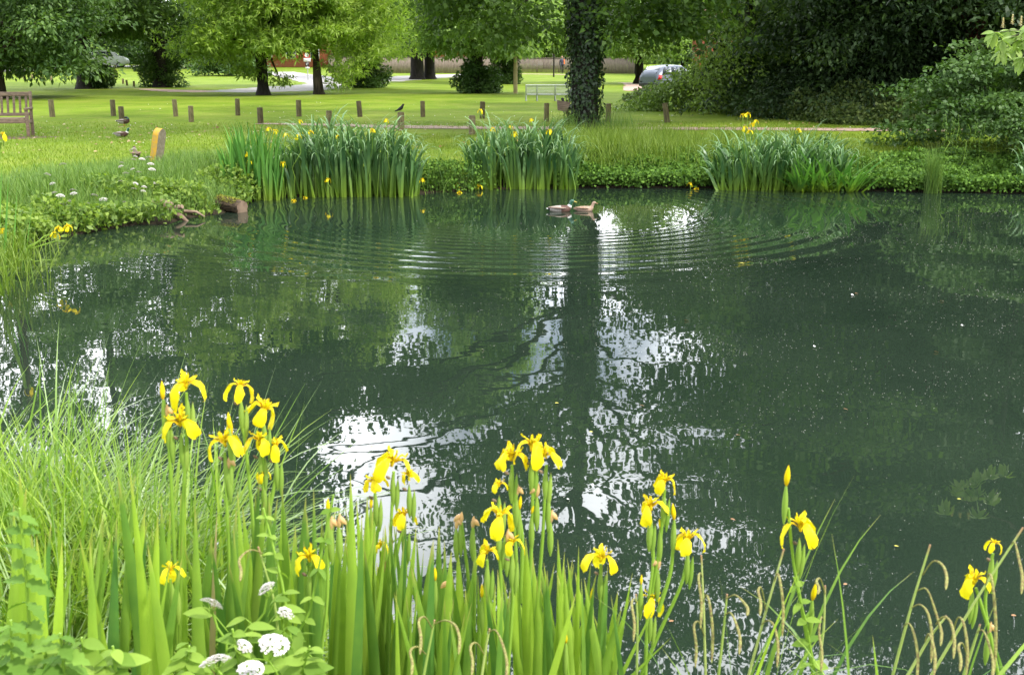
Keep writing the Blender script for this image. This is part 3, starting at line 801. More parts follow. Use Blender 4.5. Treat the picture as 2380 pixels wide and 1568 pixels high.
# ivy on the far bank
def bankpts(n, pxs, seed, dmax, hmax=.1):
    rs = np.random.RandomState(seed)
    out_ = []
    while sum(len(o) for o in out_) < n:
        X = rs.uniform(-1, 11.5, n * 4); Y = rs.uniform(16.5, 24, n * 4)
        d = shore_dist(X, Y)
        px = 1190 + X / Y * FPX * 1.0
        k = (d > -.10) & (d < dmax) & (Y > 16)
        kk = np.zeros(len(X), bool)
        for (a_, b_) in pxs: kk |= (px > a_) & (px < b_)
        k &= kk
        k &= rs.rand(len(X)) < np.clip(1.15 - d / dmax * .7, 0, 1)
        out_.append(np.stack([X[k], Y[k], np.maximum(zf(X[k], Y[k]), 0) + .03 + .14 * fnoise(X[k], Y[k], 3) * rs.rand(k.sum()) + hmax * np.clip(1 - d[k] / .6, 0, 1) * rs.rand(k.sum())], -1))
    return np.concatenate(out_)[:n]
cover('ivy_ground_cover', 'glossy ivy covering the far bank between and beside the iris clumps', 'ivy', bankpts(60000, [(1290, 2480)], 4, 2.6, .22), M['ivycover'], .062, lw=.95, seed=4)
# nettle / herb stands on the bank right
def weed(name, label, c, h, n, seed, mat, lf=.12, lean=.12, cat='weed', group=None):
    rs = np.random.RandomState(seed)
    c = np.asarray(c, float)
    root = thing(name, label, cat, c, group)
    sg, lg = Geo(), Geo()
    for i in range(n):
        a = rs.uniform(0, 2 * PI); b0 = c + np.array([rs.randn() * .07, rs.randn() * .07, 0])
        tp = b0 + np.array([math.cos(a) * lean * h, math.sin(a) * lean * h, h * rs.uniform(.7, 1)])
        P_ = limb_pts(b0, tp, 0, 7, rs); tube(sg, P_, np.linspace(.007, .003, 7), 5, rnd=rs.rand())
        for k in range(int(h / .05)):
            s = .15 + .85 * k / (h / .05); q = P_[0] + (P_[-1] - P_[0]) * s
            for sg_ in (0, PI):
                aa = k * 1.57 + sg_
                dd = np.array([math.cos(aa), math.sin(aa), rs.uniform(-.4, .35)])
                leaves(lg, [q], [dd], [[0, 0, 1.0]], lf * (1.2 - .7 * s) * rs.uniform(.8, 1.2), lf * .5 * (1.2 - .7 * s), rs.rand(), fold=.1)
    sg.build('stem', M['stem'], root); lg.build('leaves', mat, root)
    return root
for i, (x, y, h, ds) in enumerate([(2210, 372, .85, 'tall pale green leafy weed left of the layered shrub foot'), (2262, 378, .75, 'second leafy weed standing in front of the layered shrub'),
                                   (2330, 372, .8, 'leafy weed nearest the right edge on the ivy bank'), (2235, 400, .55, 'short broad leaved weed low on the ivy bank')]):
    weed('leafy_weed', ds, g(x, y), h, 5, 80 + i, M['shrub'], .11)

# grass and rush tufts
def tuft(name, label, c, n, L_, wd, lean, curv, spread, mat, seed, S=5, pw=1.6, cat='grass', group=None, part='blades', azc=None):
    rs = np.random.RandomState(seed); c = np.asarray(c, float)
    P = np.stack([c[0] + rs.randn(n) * spread, c[1] + rs.randn(n) * spread, np.full(n, c[2] - .03)], -1)
    a = rs.uniform(0, 2 * PI, n)
    if azc is not None: a = azc[0] + rs.randn(n) * azc[1]
    gm = Geo()
    blades(gm, P, a, L_ * rs.uniform(.5, 1.1, n), wd * rs.uniform(.6, 1.2, n), lean * rs.rand(n), curv * rs.rand(n) ** .8, S=S, pw=pw, rnd=rs.rand(n) ** 1.4, tw=rs.uniform(-.8, .8, n))
    o = gm.build(name, mat, loc=c)
    tag(o, label, cat, group)
    return o
tuft('rush_tuft', 'pale upright grass tuft growing from the water at the right bank', gp(2165, 449), 260, .85, .010, .22, .5, .06, M['longgrass'], 91)
tuft('grass_tuft', 'tall wispy grass at the left foot of the ivy clad trunk', g(1318, 318), 240, .75, .008, .35, .6, .22, M['longgrass'], 92)
tuft('grass_tuft', 'tall wispy grass at the right foot of the ivy clad trunk', g(1425, 312), 300, .75, .008, .35, .6, .30, M['longgrass'], 93)
# long grass between trunk and bank (stuff)
n = 15000
X = rs.uniform(1.1, 6.8, n * 3); Y = rs.uniform(18, 27.2, n * 3); d = shore_dist(X, Y)
px = 1190 + X / Y * FPX
dens = np.where(px < 1560, 1.0, .3) * np.clip((d - .7) / 1.0, 0, 1) * np.where(Y > 25, .5, 1)
k = rs.rand(n * 3) < dens; X, Y = X[k][:n], Y[k][:n]; n = len(X)
gm = Geo(); blades(gm, np.stack([X, Y, zf(X, Y)], -1), rs.uniform(0, 6.28, n), rs.uniform(.15, .50, n), rs.uniform(.007, .013, n), rs.uniform(0, .5, n), rs.uniform(0, 1.1, n), S=4, rnd=rs.rand(n), tw=rs.uniform(-1, 1, n))
tag(gm.build('long_grass', M['grassblade']), 'long green grass on the far bank below the ivy clad trunk', 'grass', kind='stuff')
# long grass and herbs on the left bank
n = 26000
X = rs.uniform(-9.5, -3.4, n * 4); Y = rs.uniform(8, 22, n * 4); d = shore_dist(X, Y)
dens = np.clip((d + .0) / .15, 0, 1) * np.clip((4.0 - d) / 2.4, 0, 1)
k = (rs.rand(n * 4) < dens) & (-X < Y * .52 + .5); X, Y, d = X[k][:n], Y[k][:n], d[k][:n]; n = len(X)
gm = Geo(); blades(gm, np.stack([X, Y, zf(X, Y)], -1), rs.uniform(0, 6.28, n), rs.uniform(.12, .42, n) * np.interp(d, [0, 1, 4], [1, 1, .45]), rs.uniform(.006, .012, n), rs.uniform(0, .5, n), rs.uniform(0, 1.0, n), S=4,
                  rnd=rs.rand(n), tw=rs.uniform(-1, 1, n))
tag(gm.build('bank_grass', M['longgrass']), 'long bright grass on the left bank of the pond', 'grass', kind='stuff')
def herb_points(n, seed):
    rs = np.random.RandomState(seed)
    X = rs.uniform(-9.5, -3.9, n * 6); Y = rs.uniform(8, 20.5, n * 6); d = shore_dist(X, Y)
    f = fnoise(X, Y, 1.6)
    free = (np.hypot(X - gp(540, 490)[0], Y - gp(540, 490)[1]) > .42) & (np.hypot(X - gp(405, 512)[0], Y - gp(405, 512)[1]) > .38)
    k = free & (d > -.16) & (d < .15 + 1.1 * f) & (rs.rand(len(X)) < np.clip(1.3 - d / 1.1, 0, 1) * (.25 + .75 * (f > .38))); X, Y, d, f = X[k][:n], Y[k][:n], d[k][:n], f[k][:n]
    z = np.maximum(zf(X, Y), 0.02) + (.05 + .55 * f * np.interp(d, [-.2, .2, 1.1], [.5, 1, .35])) * rs.rand(len(X)) ** .6
    return np.stack([X, Y, z], -1)
cover('bank_herbs', 'lush green herbs with lobed leaves spilling over the left bank', 'herbs', herb_points(19000, 6), M['herb'], .085, lw=.62, seed=6)
tuft('grass_clump', 'arching grass hanging to the water in the middle of the left bank', g(205, 520), 260, .5, .007, .5, 1.8, .16, M['longgrass'], 95)
tuft('grass_clump', 'arching grass hanging to the water beside the driftwood stump', g(290, 508), 260, .45, .007, .5, 1.8, .16, M['longgrass'], 96)

# ------------------------------------------------------------------ irises
def flower_mesh(seed, mats=0):
    rs = np.random.RandomState(seed); gm = Geo()
    def petal(az, path, wds, curl=0.0, rn=.5):
        path = np.asarray(path, float); m = len(path)
        ca, sa = math.cos(az), math.sin(az)
        C = np.stack([path[:, 0] * ca, path[:, 0] * sa, path[:, 1]], -1)
        side = np.array([-sa, ca, 0.0]); V = []
        for i in range(m):
            w_ = wds[i] / 2
            V += [C[i] - side * w_ + np.array([0, 0, -curl * w_]), C[i] - side * w_ * .5, C[i] + np.array([0, 0, curl * w_ * .3]), C[i] + side * w_ * .5, C[i] + side * w_ + np.array([0, 0, -curl * w_])]
        F = []
        for i in range(m - 1):
            for j in range(4): F.append((i * 5 + j, i * 5 + j + 1, i * 5 + j + 6, i * 5 + j + 5))
        gm.add(V, F, rn, 0, np.repeat(np.linspace(0, .9, m), 5))
    a0 = rs.uniform(0, 2 * PI)
    op = rs.uniform(.75, 1.1); dr = rs.uniform(.7, 1.25)
    for k in range(3):
        a = a0 + k * 2 * PI / 3 + rs.uniform(-.2, .2); o = op * rs.uniform(.85, 1.12); q = dr * rs.uniform(.75, 1.25)
        petal(a, [(.003, 0), (.014 * o, .012), (.026 * o, .016), (.038 * o, .010), (.047 * o, -.004 * q), (.052 * o, -.020 * q), (.053 * o, -.036 * q), (.049 * o, -.048 * q)],
              [.006, .011, .017, .030, .038, .038, .026, .005], .5, rs.rand())
        petal(a, [(.002, .004), (.012, .020), (.022, .026), (.030, .027), (.034, .034)], [.006, .011, .012, .013, .004], .3, rs.rand())
        petal(a + PI / 3, [(.002, 0), (.006, .014), (.010, .026), (.011, .034)], [.004, .006, .008, .003], .1, rs.rand())
    gm.v = [v + rs.randn(*v.shape) * .0019 for v in gm.v]
    tube(gm, [(0, 0, -.012), (0, 0, 0), (0, 0, .012)], [.004, .006, .003], 6, rnd=.4)
    return gm
FL = []
for s_ in range(12):
    o = flower_mesh(300 + s_).build('flower', M['petal'])
    FL.append(o.data); bpy.data.objects.remove(o)
def put(mesh, name, parent, loc, rot=(0, 0, 0), sc_=1.0):
    o = bpy.data.objects.new(name, mesh); col.objects.link(o)
    o.parent = parent
    o.location = Vector([float(v) for v in loc]) - parent.location
    o.rotation_euler = rot; o.scale = (sc_,) * 3 if not isinstance(sc_, tuple) else sc_
    return o
def spindle(gm, a, b_, r, n=7, mat=0, rnd=.5):
    a, b_ = np.asarray(a, float), np.asarray(b_, float)
    s = np.linspace(0, 1, 9)
    tube(gm, a + (b_ - a) * s[:, None], r * (np.sin(PI * (s * .94 + .04)) ** .8 * (1.15 - .35 * s)), n, mat=mat, rnd=rnd, cap=False)
bg_ = Geo(); spindle(bg_, (0, 0, 0), (0, 0, .065), .0085, rnd=.2); o = bg_.build('bud', M['petal']); BUD = o.data; bpy.data.objects.remove(o)

def far_iris(name, label, px0, px1, pyb, n, L_, mat, flowers, seed, curv=3.3, lean=.25, depth=.55, tilt=0.0, wd=.054):
    rs = np.random.RandomState(seed)
    a, b_ = gp(px0, pyb), gp(px1, pyb)
    c = (a + b_) / 2; root = thing(name, label, 'iris clump', c)
    u = rs.rand(n); P = a + (b_ - a) * u[:, None]; P[:, 1] += rs.rand(n) * depth - .05; P[:, 2] = np.maximum(zf(P[:, 0], P[:, 1]), 0) - .04
    az = rs.uniform(0, 2 * PI, n)
    edge = np.clip(np.abs(u - .5) * 2, 0, 1)
    az = np.where(rs.rand(n) < edge * .7, np.where(u > .5, 0, PI) + rs.randn(n) * .6, az)
    az = np.where(rs.rand(n) < .35, -PI / 2 + rs.randn(n) * .7, az)
    hf = np.sqrt(np.clip(1.06 - edge ** 3.0 * .7, .2, 1))
    gm = Geo()
    blades(gm, P, az, L_ * hf * rs.uniform(.72, 1.25, n), wd * rs.uniform(.7, 1.25, n), lean * rs.rand(n) + tilt, curv * (.45 + .55 * rs.rand(n)), S=11, pw=4.2, rnd=rs.rand(n), tw=rs.uniform(-.9, .9, n))
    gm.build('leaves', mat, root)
    sg = Geo()
    fls = []
    for (fx, fy) in flowers:
        D = c[1] + rs.uniform(-.1, depth * .35)
        p = dp(fx, fy, D)
        if p[2] < 0.05: D = gp(fx, fy)[1] + .02; p = dp(fx, fy, D)
        bs = np.array([p[0] + rs.uniform(-.12, .12), D + rs.uniform(-.05, .1), 0])
        if p[2] < .15:
            bs = np.array([p[0] + rs.uniform(-.1, .1), D + .35, 0.0])
        tube(sg, limb_pts(bs, p, .02, 5, rs), .005, 5, rnd=rs.rand())
        spindle(sg, p - np.array([0, 0, .09]), p, .010)
        fls.append(p)
    if fls: sg.build('stem', M['stem'], root)
    for p in fls:
        put(FL[rs.randint(12)], 'flower', root, p, (rs.uniform(-.3, .3), rs.uniform(-.3, .3), rs.uniform(0, 6)), rs.uniform(.85, 1.15))
    return root
far_iris('iris_clump', 'upright bright green iris stand at the left end of the far iris bed', 528, 650, 466, 230, 1.04, M['brightiris'], [(577, 358), (580, 375), (657, 380)], 1, curv=.7, lean=.2, depth=.8)
far_iris('iris_clump', 'large bushy iris clump with bluish drooping leaves and many yellow flowers beside the bright stand', 650, 968, 459, 470, 1.36, M['farfiris'],
         [(625, 300), (640, 305), (664, 313), (692, 318), (704, 311), (722, 308), (698, 283), (785, 317), (865, 303), (898, 280), (878, 359), (658, 376), (762, 418), (710, 460), (683, 468), (820, 452), (982, 418)], 2, depth=1.0)
far_iris('iris_clump', 'middle iris clump left of the ivy clad trunk with pale drooping leaves', 1085, 1345, 441, 340, 1.25, M['farfiris'],
         [(1117, 257), (1145, 300), (1196, 311), (1187, 296), (1235, 279), (1278, 305), (1113, 433), (1064, 430), (1068, 449)], 3, depth=.9)
far_iris('iris_clump', 'right iris clump in the water beside the ivy bank', 1668, 1975, 443, 380, 1.14, M['farfiris'],
         [(1727, 268), (1738, 266), (1757, 283), (1748, 290), (1742, 306), (1730, 298), (1855, 303), (1605, 428), (1618, 440)], 4, depth=.9, lean=.5)
far_iris('iris_clump', 'bent iris leaves splayed over the water at the right side of the right clump', 1850, 2000, 445, 90, 1.0, M['brightiris'], [], 5, curv=.6, lean=.4, depth=.2, tilt=.65)
far_iris('iris_clump', 'iris clump cut by the right edge of the picture at the far bank', 2370, 2480, 446, 80, .85, M['farfiris'], [(2368, 440), (2376, 434)], 6, depth=.5)
tuft('grass_clump', 'wispy arching grass filling the gap between the two left iris clumps', gp(1020, 440), 420, .85, .008, .5, 1.5, .28, M['longgrass'], 97)
cover('gap_herbs', 'low leafy weeds in the gap between the two left iris clumps', 'herbs',
      np.stack([rs.normal(-1.25, .35, 1600), 19.3 + rs.rand(1600) * .7, .02 + rs.rand(1600) * .5], -1), M['ivycover'], .06, seed=9)

# left edge irises in the middle distance
def iris_px(name, label, D, blades_px, flowers, buds, stems, seed, mat=None, wmul=1.0, cat='iris', wither=(), zb=0.12, group=None):
    """blades_px: (x bottom at y 1568 or (x, y), x tip, y tip, width px, bend px); stems: lists of picture points"""
    rs = np.random.RandomState(seed)
    def base_of(p0, p1):
        # extend the line p1 -> p0 downwards till it meets the ground
        a = dp(p0[0], p0[1], D); b_ = dp(p1[0], p1[1], D)
        if a[2] <= zb: return a
        d = a - b_
        return a + d * ((zb - a[2]) / min(d[2], -.05)) * 1.0
    root = None
    if stems: rb = base_of(stems[0][0], stems[0][1])
    else: rb = base_of((blades_px[0][0], 1568), (blades_px[0][1], blades_px[0][2]))
    root = thing(name, label, cat, (rb[0], rb[1], zb), group)
    if blades_px:
        gm = Geo()
        for (xb, xt, yt, wp, bend) in blades_px:
            dD = rs.uniform(-.12, .12)
            tip = dp(xt, yt, D + dD); b0 = base_of((xb, 1568), (xt, yt)); b0[1] = D + dD * .5 + rs.uniform(-.05, .05)
            wd_ = wp / FPX * D * wmul
            S = 14; s = np.linspace(0, 1, S + 1)
            C = b0 + (tip - b0) * s[:, None]
            bm = bend / FPX * D
            C[:, 0] += bm * 4 * (s * (1 - s)) ; C[:, 1] += rs.uniform(-.04, .04) * np.sin(PI * s)
            wp_ = np.clip(1 - s ** rs.uniform(4, 8), .02, 1) * (.80 + .2 * np.sin(PI * np.clip(s * 1.1, 0, 1)))
            T = nrm(np.gradient(C, axis=0)); ya = rs.uniform(-.75, .75)
            side = nrm(np.cross(T, np.array([math.sin(ya), -math.cos(ya), 0.1])))
            mid = np.cross(side, T) * 0.28
            W = side * (wd_ * wp_ / 2)[:, None]
            V = np.stack([C - W, C + mid * (wd_ * wp_)[:, None], C + W], 1).reshape(-1, 3)
            i = np.arange(S) * 3
            F = np.concatenate([np.stack([i, i + 1, i + 4, i + 3], -1), np.stack([i + 1, i + 2, i + 5, i + 4], -1)])
            gm.add(V, F, rs.rand(), int(rs.rand() < .003), np.repeat(s, 3))
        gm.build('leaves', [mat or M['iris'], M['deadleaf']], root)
    if stems:
        for si, st in enumerate(stems):
            sg = Geo()
            P = [dp(x, y, D) for (x, y) in st]
            if st[0][1] >= 1500:
                b0 = base_of(st[0], st[1]); P = [b0] + P
            P = np.array(P); k = np.linspace(0, len(P) - 1, 14)
            Q = np.stack([np.interp(k, range(len(P)), P[:, j]) for j in range(3)], -1)
            for _ in range(2): Q[1:-1] = (Q[:-2] + 2 * Q[1:-1] + Q[2:]) / 4
            tube(sg, Q, np.linspace(.0062, .0040, 14) * (D / 2.8), 7, rnd=rs.rand())
            sg.build('stem', M['stem'], root)
    def bract(a_, b2, r_, rn=.5):
        q = Geo(); spindle(q, a_, b2, r_, rnd=rn); q.build('bract', M['pod'], root)
    def withered(segs, mt):
        q = Geo()
        for (a_, b2, r_) in segs: spindle(q, a_, b2, r_)
        q.build('withered_petal', mt, root)
    for fi, f in enumerate(flowers):
        x, y = f[:2]; scl = f[2] if len(f) > 2 else 1.0
        p = dp(x, y - 4, D)
        put(FL[(seed * 5 + fi * 3 + fi // 3) % 12], 'flower', root, p, (rs.uniform(-.35, .25), rs.uniform(-.3, .3), rs.uniform(0, 6.28)), scl * D / 2.75 * 0.78 * rs.uniform(.9, 1.08))
        dn = np.array([rs.uniform(-.006, .006), 0, -1]); bract(p + dn * .125, p + dn * .028, .0082)
        bract(p + dn * .14 + np.array([.008, 0, 0]), p + dn * .045 + np.array([.014, 0, 0]), .0070, rs.rand())
        if rs.rand() < .8: withered([(p + dn * .045 + np.array([-.006, -.004, 0]), p + dn * .03 + np.array([-.018, -.006, -.006]), .0045)], M['husk'])
    for (x, y, ln) in buds:
        p = dp(x, y + ln * .5, D)
        put(BUD, 'bud', root, p, (rs.uniform(-.15, .15), rs.uniform(-.12, .12), 0), (ln / 65.0 * D / 2.7 * 1.0))
        bract(p - np.array([0, 0, .10]), p + np.array([0, 0, .012]), .0078)
    for (x, y) in wither:
        p = dp(x, y, D); withered([(p, p + np.array([.018 * rs.choice([-1, 1]), 0, -.02]), .007)], M['wither']); withered([(p + np.array([0, 0, -.03]), p + np.array([0.004, 0, .008]), .006)], M['wither'])
        bract(p - np.array([0, 0, .12]), p + np.array([0, 0, -.02]), .0085)
    return root

def fan(x, yt, n, seed, spread=60, hvar=.25, wmin=22, wmax=38):
    rs = np.random.RandomState(seed); o = []
    for k in range(n):
        u = (k + rs.uniform(.2, .8)) / n - .5
        t_ = yt + (abs(u) * 1.2 + rs.rand() * .8) * hvar * (1568 - yt)
        xb = x + rs.uniform(-24, 24)
        o.append((xb, x + u * 2 * spread + rs.uniform(-12, 12), t_, rs.uniform(wmin, wmax) * 1.12, rs.uniform(-14, 14)))
    return o
IR = [
 ('tallest left iris, a large open flower above a second full one', 2.75, fan(395, 1100, 5, 1, 45), [(432, 898, 1.1), (418, 985, 1.25)], [(379, 905, 50), (397, 975, 40)], [[(415, 1568), (402, 1200), (392, 1010), (380, 930)], [(415, 1568), (425, 1150), (436, 990), (433, 912)]], [(385, 945)]),
 ('iris cluster with crowded yellow flowers at its top, right of the two tallest', 2.8, fan(600, 1075, 6, 2, 55), [(558, 905, .8), (612, 958, 1.3), (603, 1030, 1.0), (640, 1040, .8), (612, 1105, .5)], [(538, 985, 55)], [[(600, 1568), (590, 1200), (566, 1000), (558, 920)], [(600, 1568), (612, 1150), (612, 975)], [(600, 1300), (640, 1120), (642, 1060)]], []),
 ('iris with a spidery flower whose petals hang left of the crowded cluster', 2.7, fan(520, 1150, 4, 3, 40), [(522, 1032, 1.15)], [(533, 975, 45)], [[(545, 1568), (530, 1250), (522, 1050)]], [(530, 1065)]),
 ('iris with one low round yellow flower in front of the left leaves', 2.45, fan(375, 1190, 4, 4, 60), [(397, 1330, .95)], [], [[(398, 1568), (396, 1345)]], []),
 ('iris with a wide three petalled flower low above the white umbels', 2.5, fan(735, 1120, 5, 5, 45), [(718, 1300, 1.2)], [(762, 1170, 42)], [[(740, 1568), (722, 1315)], [(740, 1568), (762, 1400), (762, 1215)]], [(768, 1205), (787, 1200)]),
 ('iris with two flowers side by side over a third, left of centre', 2.8, fan(850, 1085, 6, 6, 50), [(912, 1078, 1.15), (872, 1125, .85), (950, 1105, .7), (938, 1203, 1.0)], [(862, 1165, 35)], [[(900, 1568), (905, 1300), (915, 1095)], [(880, 1568), (868, 1300), (872, 1140)], [(910, 1350), (925, 1270), (940, 1215)]], []),
 ('iris with a single small flower on a thin stem below the pair', 2.85, fan(905, 1200, 4, 7, 40), [(885, 1270, .5)], [], [[(900, 1568), (888, 1400), (885, 1280)]], [(892, 1310)]),
 ('iris stem of green pods and curled brown petals left of the tall central cluster', 2.75, fan(1075, 1230, 4, 8, 40), [], [], [[(1100, 1568), (1090, 1350), (1072, 1210)], [(1100, 1568), (1105, 1300), (1098, 1215)]], [(1070, 1195), (1098, 1205), (1060, 1205)]),
 ('tall central iris cluster crowned with three yellow flowers', 2.65, fan(1215, 1240, 5, 9, 45), [(1188, 1065, 1.15), (1236, 1042, 1.1), (1268, 1062, .95), (1160, 1130, .6)], [(1207, 1165, 40), (1236, 1180, 34), (1275, 1140, 30)], [[(1215, 1568), (1200, 1300), (1190, 1080)], [(1215, 1568), (1238, 1250), (1238, 1060)], [(1240, 1500), (1262, 1250), (1270, 1080)], [(1210, 1400), (1215, 1250), (1208, 1200)]], [(1200, 1130), (1248, 1130), (1280, 1190)]),
 ('central iris with three flowers stepping down in front of the tall cluster', 2.55, fan(1160, 1290, 5, 10, 50), [(1160, 1205, 1.1), (1190, 1265, .8), (1132, 1285, .9)], [], [[(1180, 1568), (1165, 1380), (1160, 1220)], [(1180, 1568), (1192, 1400), (1190, 1280)], [(1150, 1568), (1138, 1400), (1132, 1300)]], [(1178, 1235)]),
 ('iris with one symmetrical hooded flower right of the central cluster', 2.7, fan(1385, 1290, 6, 11, 60), [(1397, 1300, 1.1)], [(1375, 1375, 38)], [[(1395, 1568), (1396, 1310)], [(1385, 1568), (1376, 1420)]], []),
 ('iris with slender branching stems and four flowers standing alone over dark water', 2.7, [(1440, 1525, 1400, 14, 0), (1480, 1560, 1480, 12, -8), (1430, 1470, 1330, 24, 0)], [(1545, 1122, .85), (1512, 1182, 1.15), (1600, 1258, .95), (1513, 1398, .95)], [(1567, 1185, 48), (1535, 1215, 30), (1490, 1345, 30)],
   [[(1500, 1568), (1505, 1400), (1522, 1300), (1512, 1200)], [(1512, 1400), (1535, 1260), (1545, 1135)], [(1490, 1568), (1545, 1440), (1590, 1350), (1600, 1270)], [(1530, 1420), (1560, 1330), (1567, 1230)]], [(1530, 1300)]),
 ('lone iris stem right of centre with a tall pointed bud over a side facing flower', 2.6, [], [(1860, 1228, 1.35)], [(1827, 1100, 60), (1888, 1368, 55)], [[(1890, 1568), (1865, 1420), (1842, 1300), (1832, 1180)], [(1870, 1440), (1884, 1420)]], []),
 ('iris at the right edge with a half open flower head above a full flower', 2.7, [(2330, 2305, 1470, 22, 0), (2040, 2028, 1475, 20, 0)], [(2310, 1268, .5), (2264, 1352, 1.1)], [], [[(2320, 1568), (2300, 1470), (2285, 1400), (2308, 1285)], [(2295, 1450), (2268, 1365)]], [(2300, 1450)]),
 ('young iris with one narrow orange bud low among the right hand leaves', 2.6, fan(1300, 1290, 5, 15, 50), [], [(1315, 1480, 30)], [[(1320, 1568), (1316, 1500)]], []),
 ('short iris with an orange bud and curled husks between leaves left of centre', 2.6, fan(1010, 1240, 5, 16, 50), [], [(1012, 1330, 40), (1120, 1370, 40)], [[(1020, 1568), (1014, 1380)], [(1110, 1568), (1118, 1420)]], [(1040, 1350)]),
]
for i, (lb_, D, bl, fl, bu, st, wi) in enumerate(IR):
    iris_px('yellow_iris', lb_, D, bl, fl, bu, st, 500 + i, wither=wi, group='yellow irises on the near bank')
FN = [(60, 1060, 4, 2.9, 30), (120, 1180, 5, 2.6, 70), (225, 1160, 6, 2.45, 60), (300, 1030, 5, 2.55, 40), (330, 1130, 5, 2.7, 50), (470, 1130, 5, 2.75, 50), (560, 1180, 5, 2.6, 50), (660, 1060, 5, 2.8, 40), (700, 1110, 5, 2.65, 40),
      (785, 1150, 5, 2.7, 45), (830, 1075, 6, 2.6, 45), (870, 1180, 6, 2.75, 50), (930, 1160, 6, 2.8, 60), (980, 1190, 6, 2.75, 50), (1030, 1190, 5, 2.8, 40), (1110, 1260, 6, 2.7, 50),
      (1160, 1330, 5, 2.5, 50), (1240, 1250, 6, 2.8, 55), (1290, 1240, 7, 2.8, 60), (1340, 1260, 7, 2.75, 70), (1420, 1350, 5, 2.7, 60), (1060, 1350, 5, 2.5, 50), (950, 1320, 5, 2.45, 50)]
for i, (x, yt, n_, D, sp) in enumerate(FN):
    iris_px('iris_leaf_fan', 'flowerless fan of upright sword shaped iris leaves on the near bank', D, fan(x, yt, n_, 900 + i, sp * .85, .3, 18 if x < 900 else 15, 40 if x < 900 else 28), [], [], [], 700 + i, group='flowerless iris leaf fans')

# ------------------------------------------------------------------ sedge tussocks at lower left
def tussock(label, c, n, L_, seed, lean=.9, curv=1.3, wd=.0095, azc=None):
    return tuft('sedge_tussock', label, c, int(n * .55), L_, wd, lean, curv, .12, M['sedge'], seed, S=10, pw=1.3, cat='sedge', azc=azc)
tussock('fountain of thin pale arching sedge blades at the left edge, the farthest tussock', (-1.85, 4.15, .2), 300, 1.08, 21, .9, 1.8, azc=(.3, 1.3))
tussock('fountain of thin pale arching sedge blades just right of the farthest tussock', (-1.35, 3.75, .2), 300, 1.05, 22, .95, 1.8, azc=(.2, 1.2))
tussock('sedge tussock with blades reaching right over the water behind the left iris', (-.95, 3.35, .2), 160, .75, 23, 1.0, 1.8, azc=(.2, 1.0))
tussock('sedge tussock low in the corner behind the nettles', (-1.55, 3.1, .2), 320, .85, 24, .8, 1.6)

# pendulous sedge stems at the right
def psedge(label, D, stem, catk, seed):
    rs = np.random.RandomState(seed)
    a = dp(*stem[0], D)
    root = thing('pendulous_sedge', label, 'sedge', (a[0], a[1], .1), 'pendulous sedges')
    sg, cg_ = Geo(), Geo()
    P = np.array([dp(x, y, D) for x, y in stem])
    d = P[0] - P[1]; b0 = P[0] + d * ((.1 - P[0][2]) / min(d[2], -.05)); P = np.vstack([b0, P])
    k = np.linspace(0, len(P) - 1, 22); Q = np.stack([np.interp(k, range(len(P)), P[:, j]) for j in range(3)], -1)
    for _ in range(3): Q[1:-1] = (Q[:-2] + 2 * Q[1:-1] + Q[2:]) / 4
    tube(sg, Q, np.linspace(.0045, .0022, 22), 6, rnd=rs.rand())
    for (x0, y0, x1, y1, ln) in catk:           # leaves the stem at 0, arches over 1, hangs ln
        A = np.array([(x0, y0), ((x0 + x1) / 2, min(y0, y1) - 12), (x1, y1), (x1 + 10, y1 + ln * .5), (x1 + 6, y1 + ln)], float)
        kk = np.linspace(0, 4, 18); B_ = np.stack([np.interp(kk, range(5), A[:, j]) for j in range(2)], -1)
        for _ in range(3): B_[1:-1] = (B_[:-2] + 2 * B_[1:-1] + B_[2:]) / 4
        Q2 = np.array([dp(x, y, D - .01 * i_) for i_, (x, y) in enumerate(B_)])
        tube(cg_, Q2, np.concatenate([np.linspace(.0014, .0022, 7), np.linspace(.0030, .0038, 9), [.003, .001]]), 7)
    sg.build('stem', M['sedgestem'], root); cg_.build('catkin', M['catkin'], root)
    return root
for i, (x, y, zz) in enumerate([(-2.3, 4.2, .18), (-1.75, 3.95, .18), (-1.25, 3.65, .18), (-2.0, 3.6, .2), (-1.5, 3.35, .2), (-.85, 3.3, .15)]):
    tuft('sedge_tussock', 'dense bright green sedge mound, ' + ['farthest at the left edge', 'behind the two tallest irises', 'nearest the water behind the crowded iris cluster', 'beside the nettles at the left edge', 'low in the middle of the left leaves', 'rightmost, reaching over the water'][i],
         (x, y, zz), 650, .95 if i < 5 else .6, .011, 1.1, 1.5, .13, M['sedgegreen'], 140 + i, S=8, pw=1.4, cat='sedge')
psedge('drooping sedge with a stem leaning right and several hanging catkins', 2.5, [(2075, 1568), (2120, 1400), (2162, 1265)], [(2145, 1335, 2192, 1310, 60), (2132, 1372, 2180, 1440, 60), (2118, 1412, 2158, 1420, 120), (2100, 1455, 2125, 1470, 110)], 1)
psedge('long drooping sedge stem slanting to the right edge', 2.45, [(2165, 1568), (2270, 1390), (2378, 1225)], [(2350, 1265, 2368, 1300, 80), (2290, 1360, 2306, 1340, 220), (2210, 1490, 2240, 1440, 130)], 2)
psedge('short drooping sedge beside the right leaning stem', 2.4, [(2110, 1568), (2160, 1480), (2200, 1430)], [(2175, 1450, 2210, 1440, 90), (2150, 1490, 2165, 1480, 90)], 3)
psedge('drooping sedge with upright pale catkins right of the slender branching iris', 2.6, [(1640, 1568), (1636, 1420), (1630, 1290)], [(1632, 1340, 1622, 1340, 120), (1634, 1400, 1648, 1390, 150), (1638, 1480, 1610, 1450, 100)], 4)
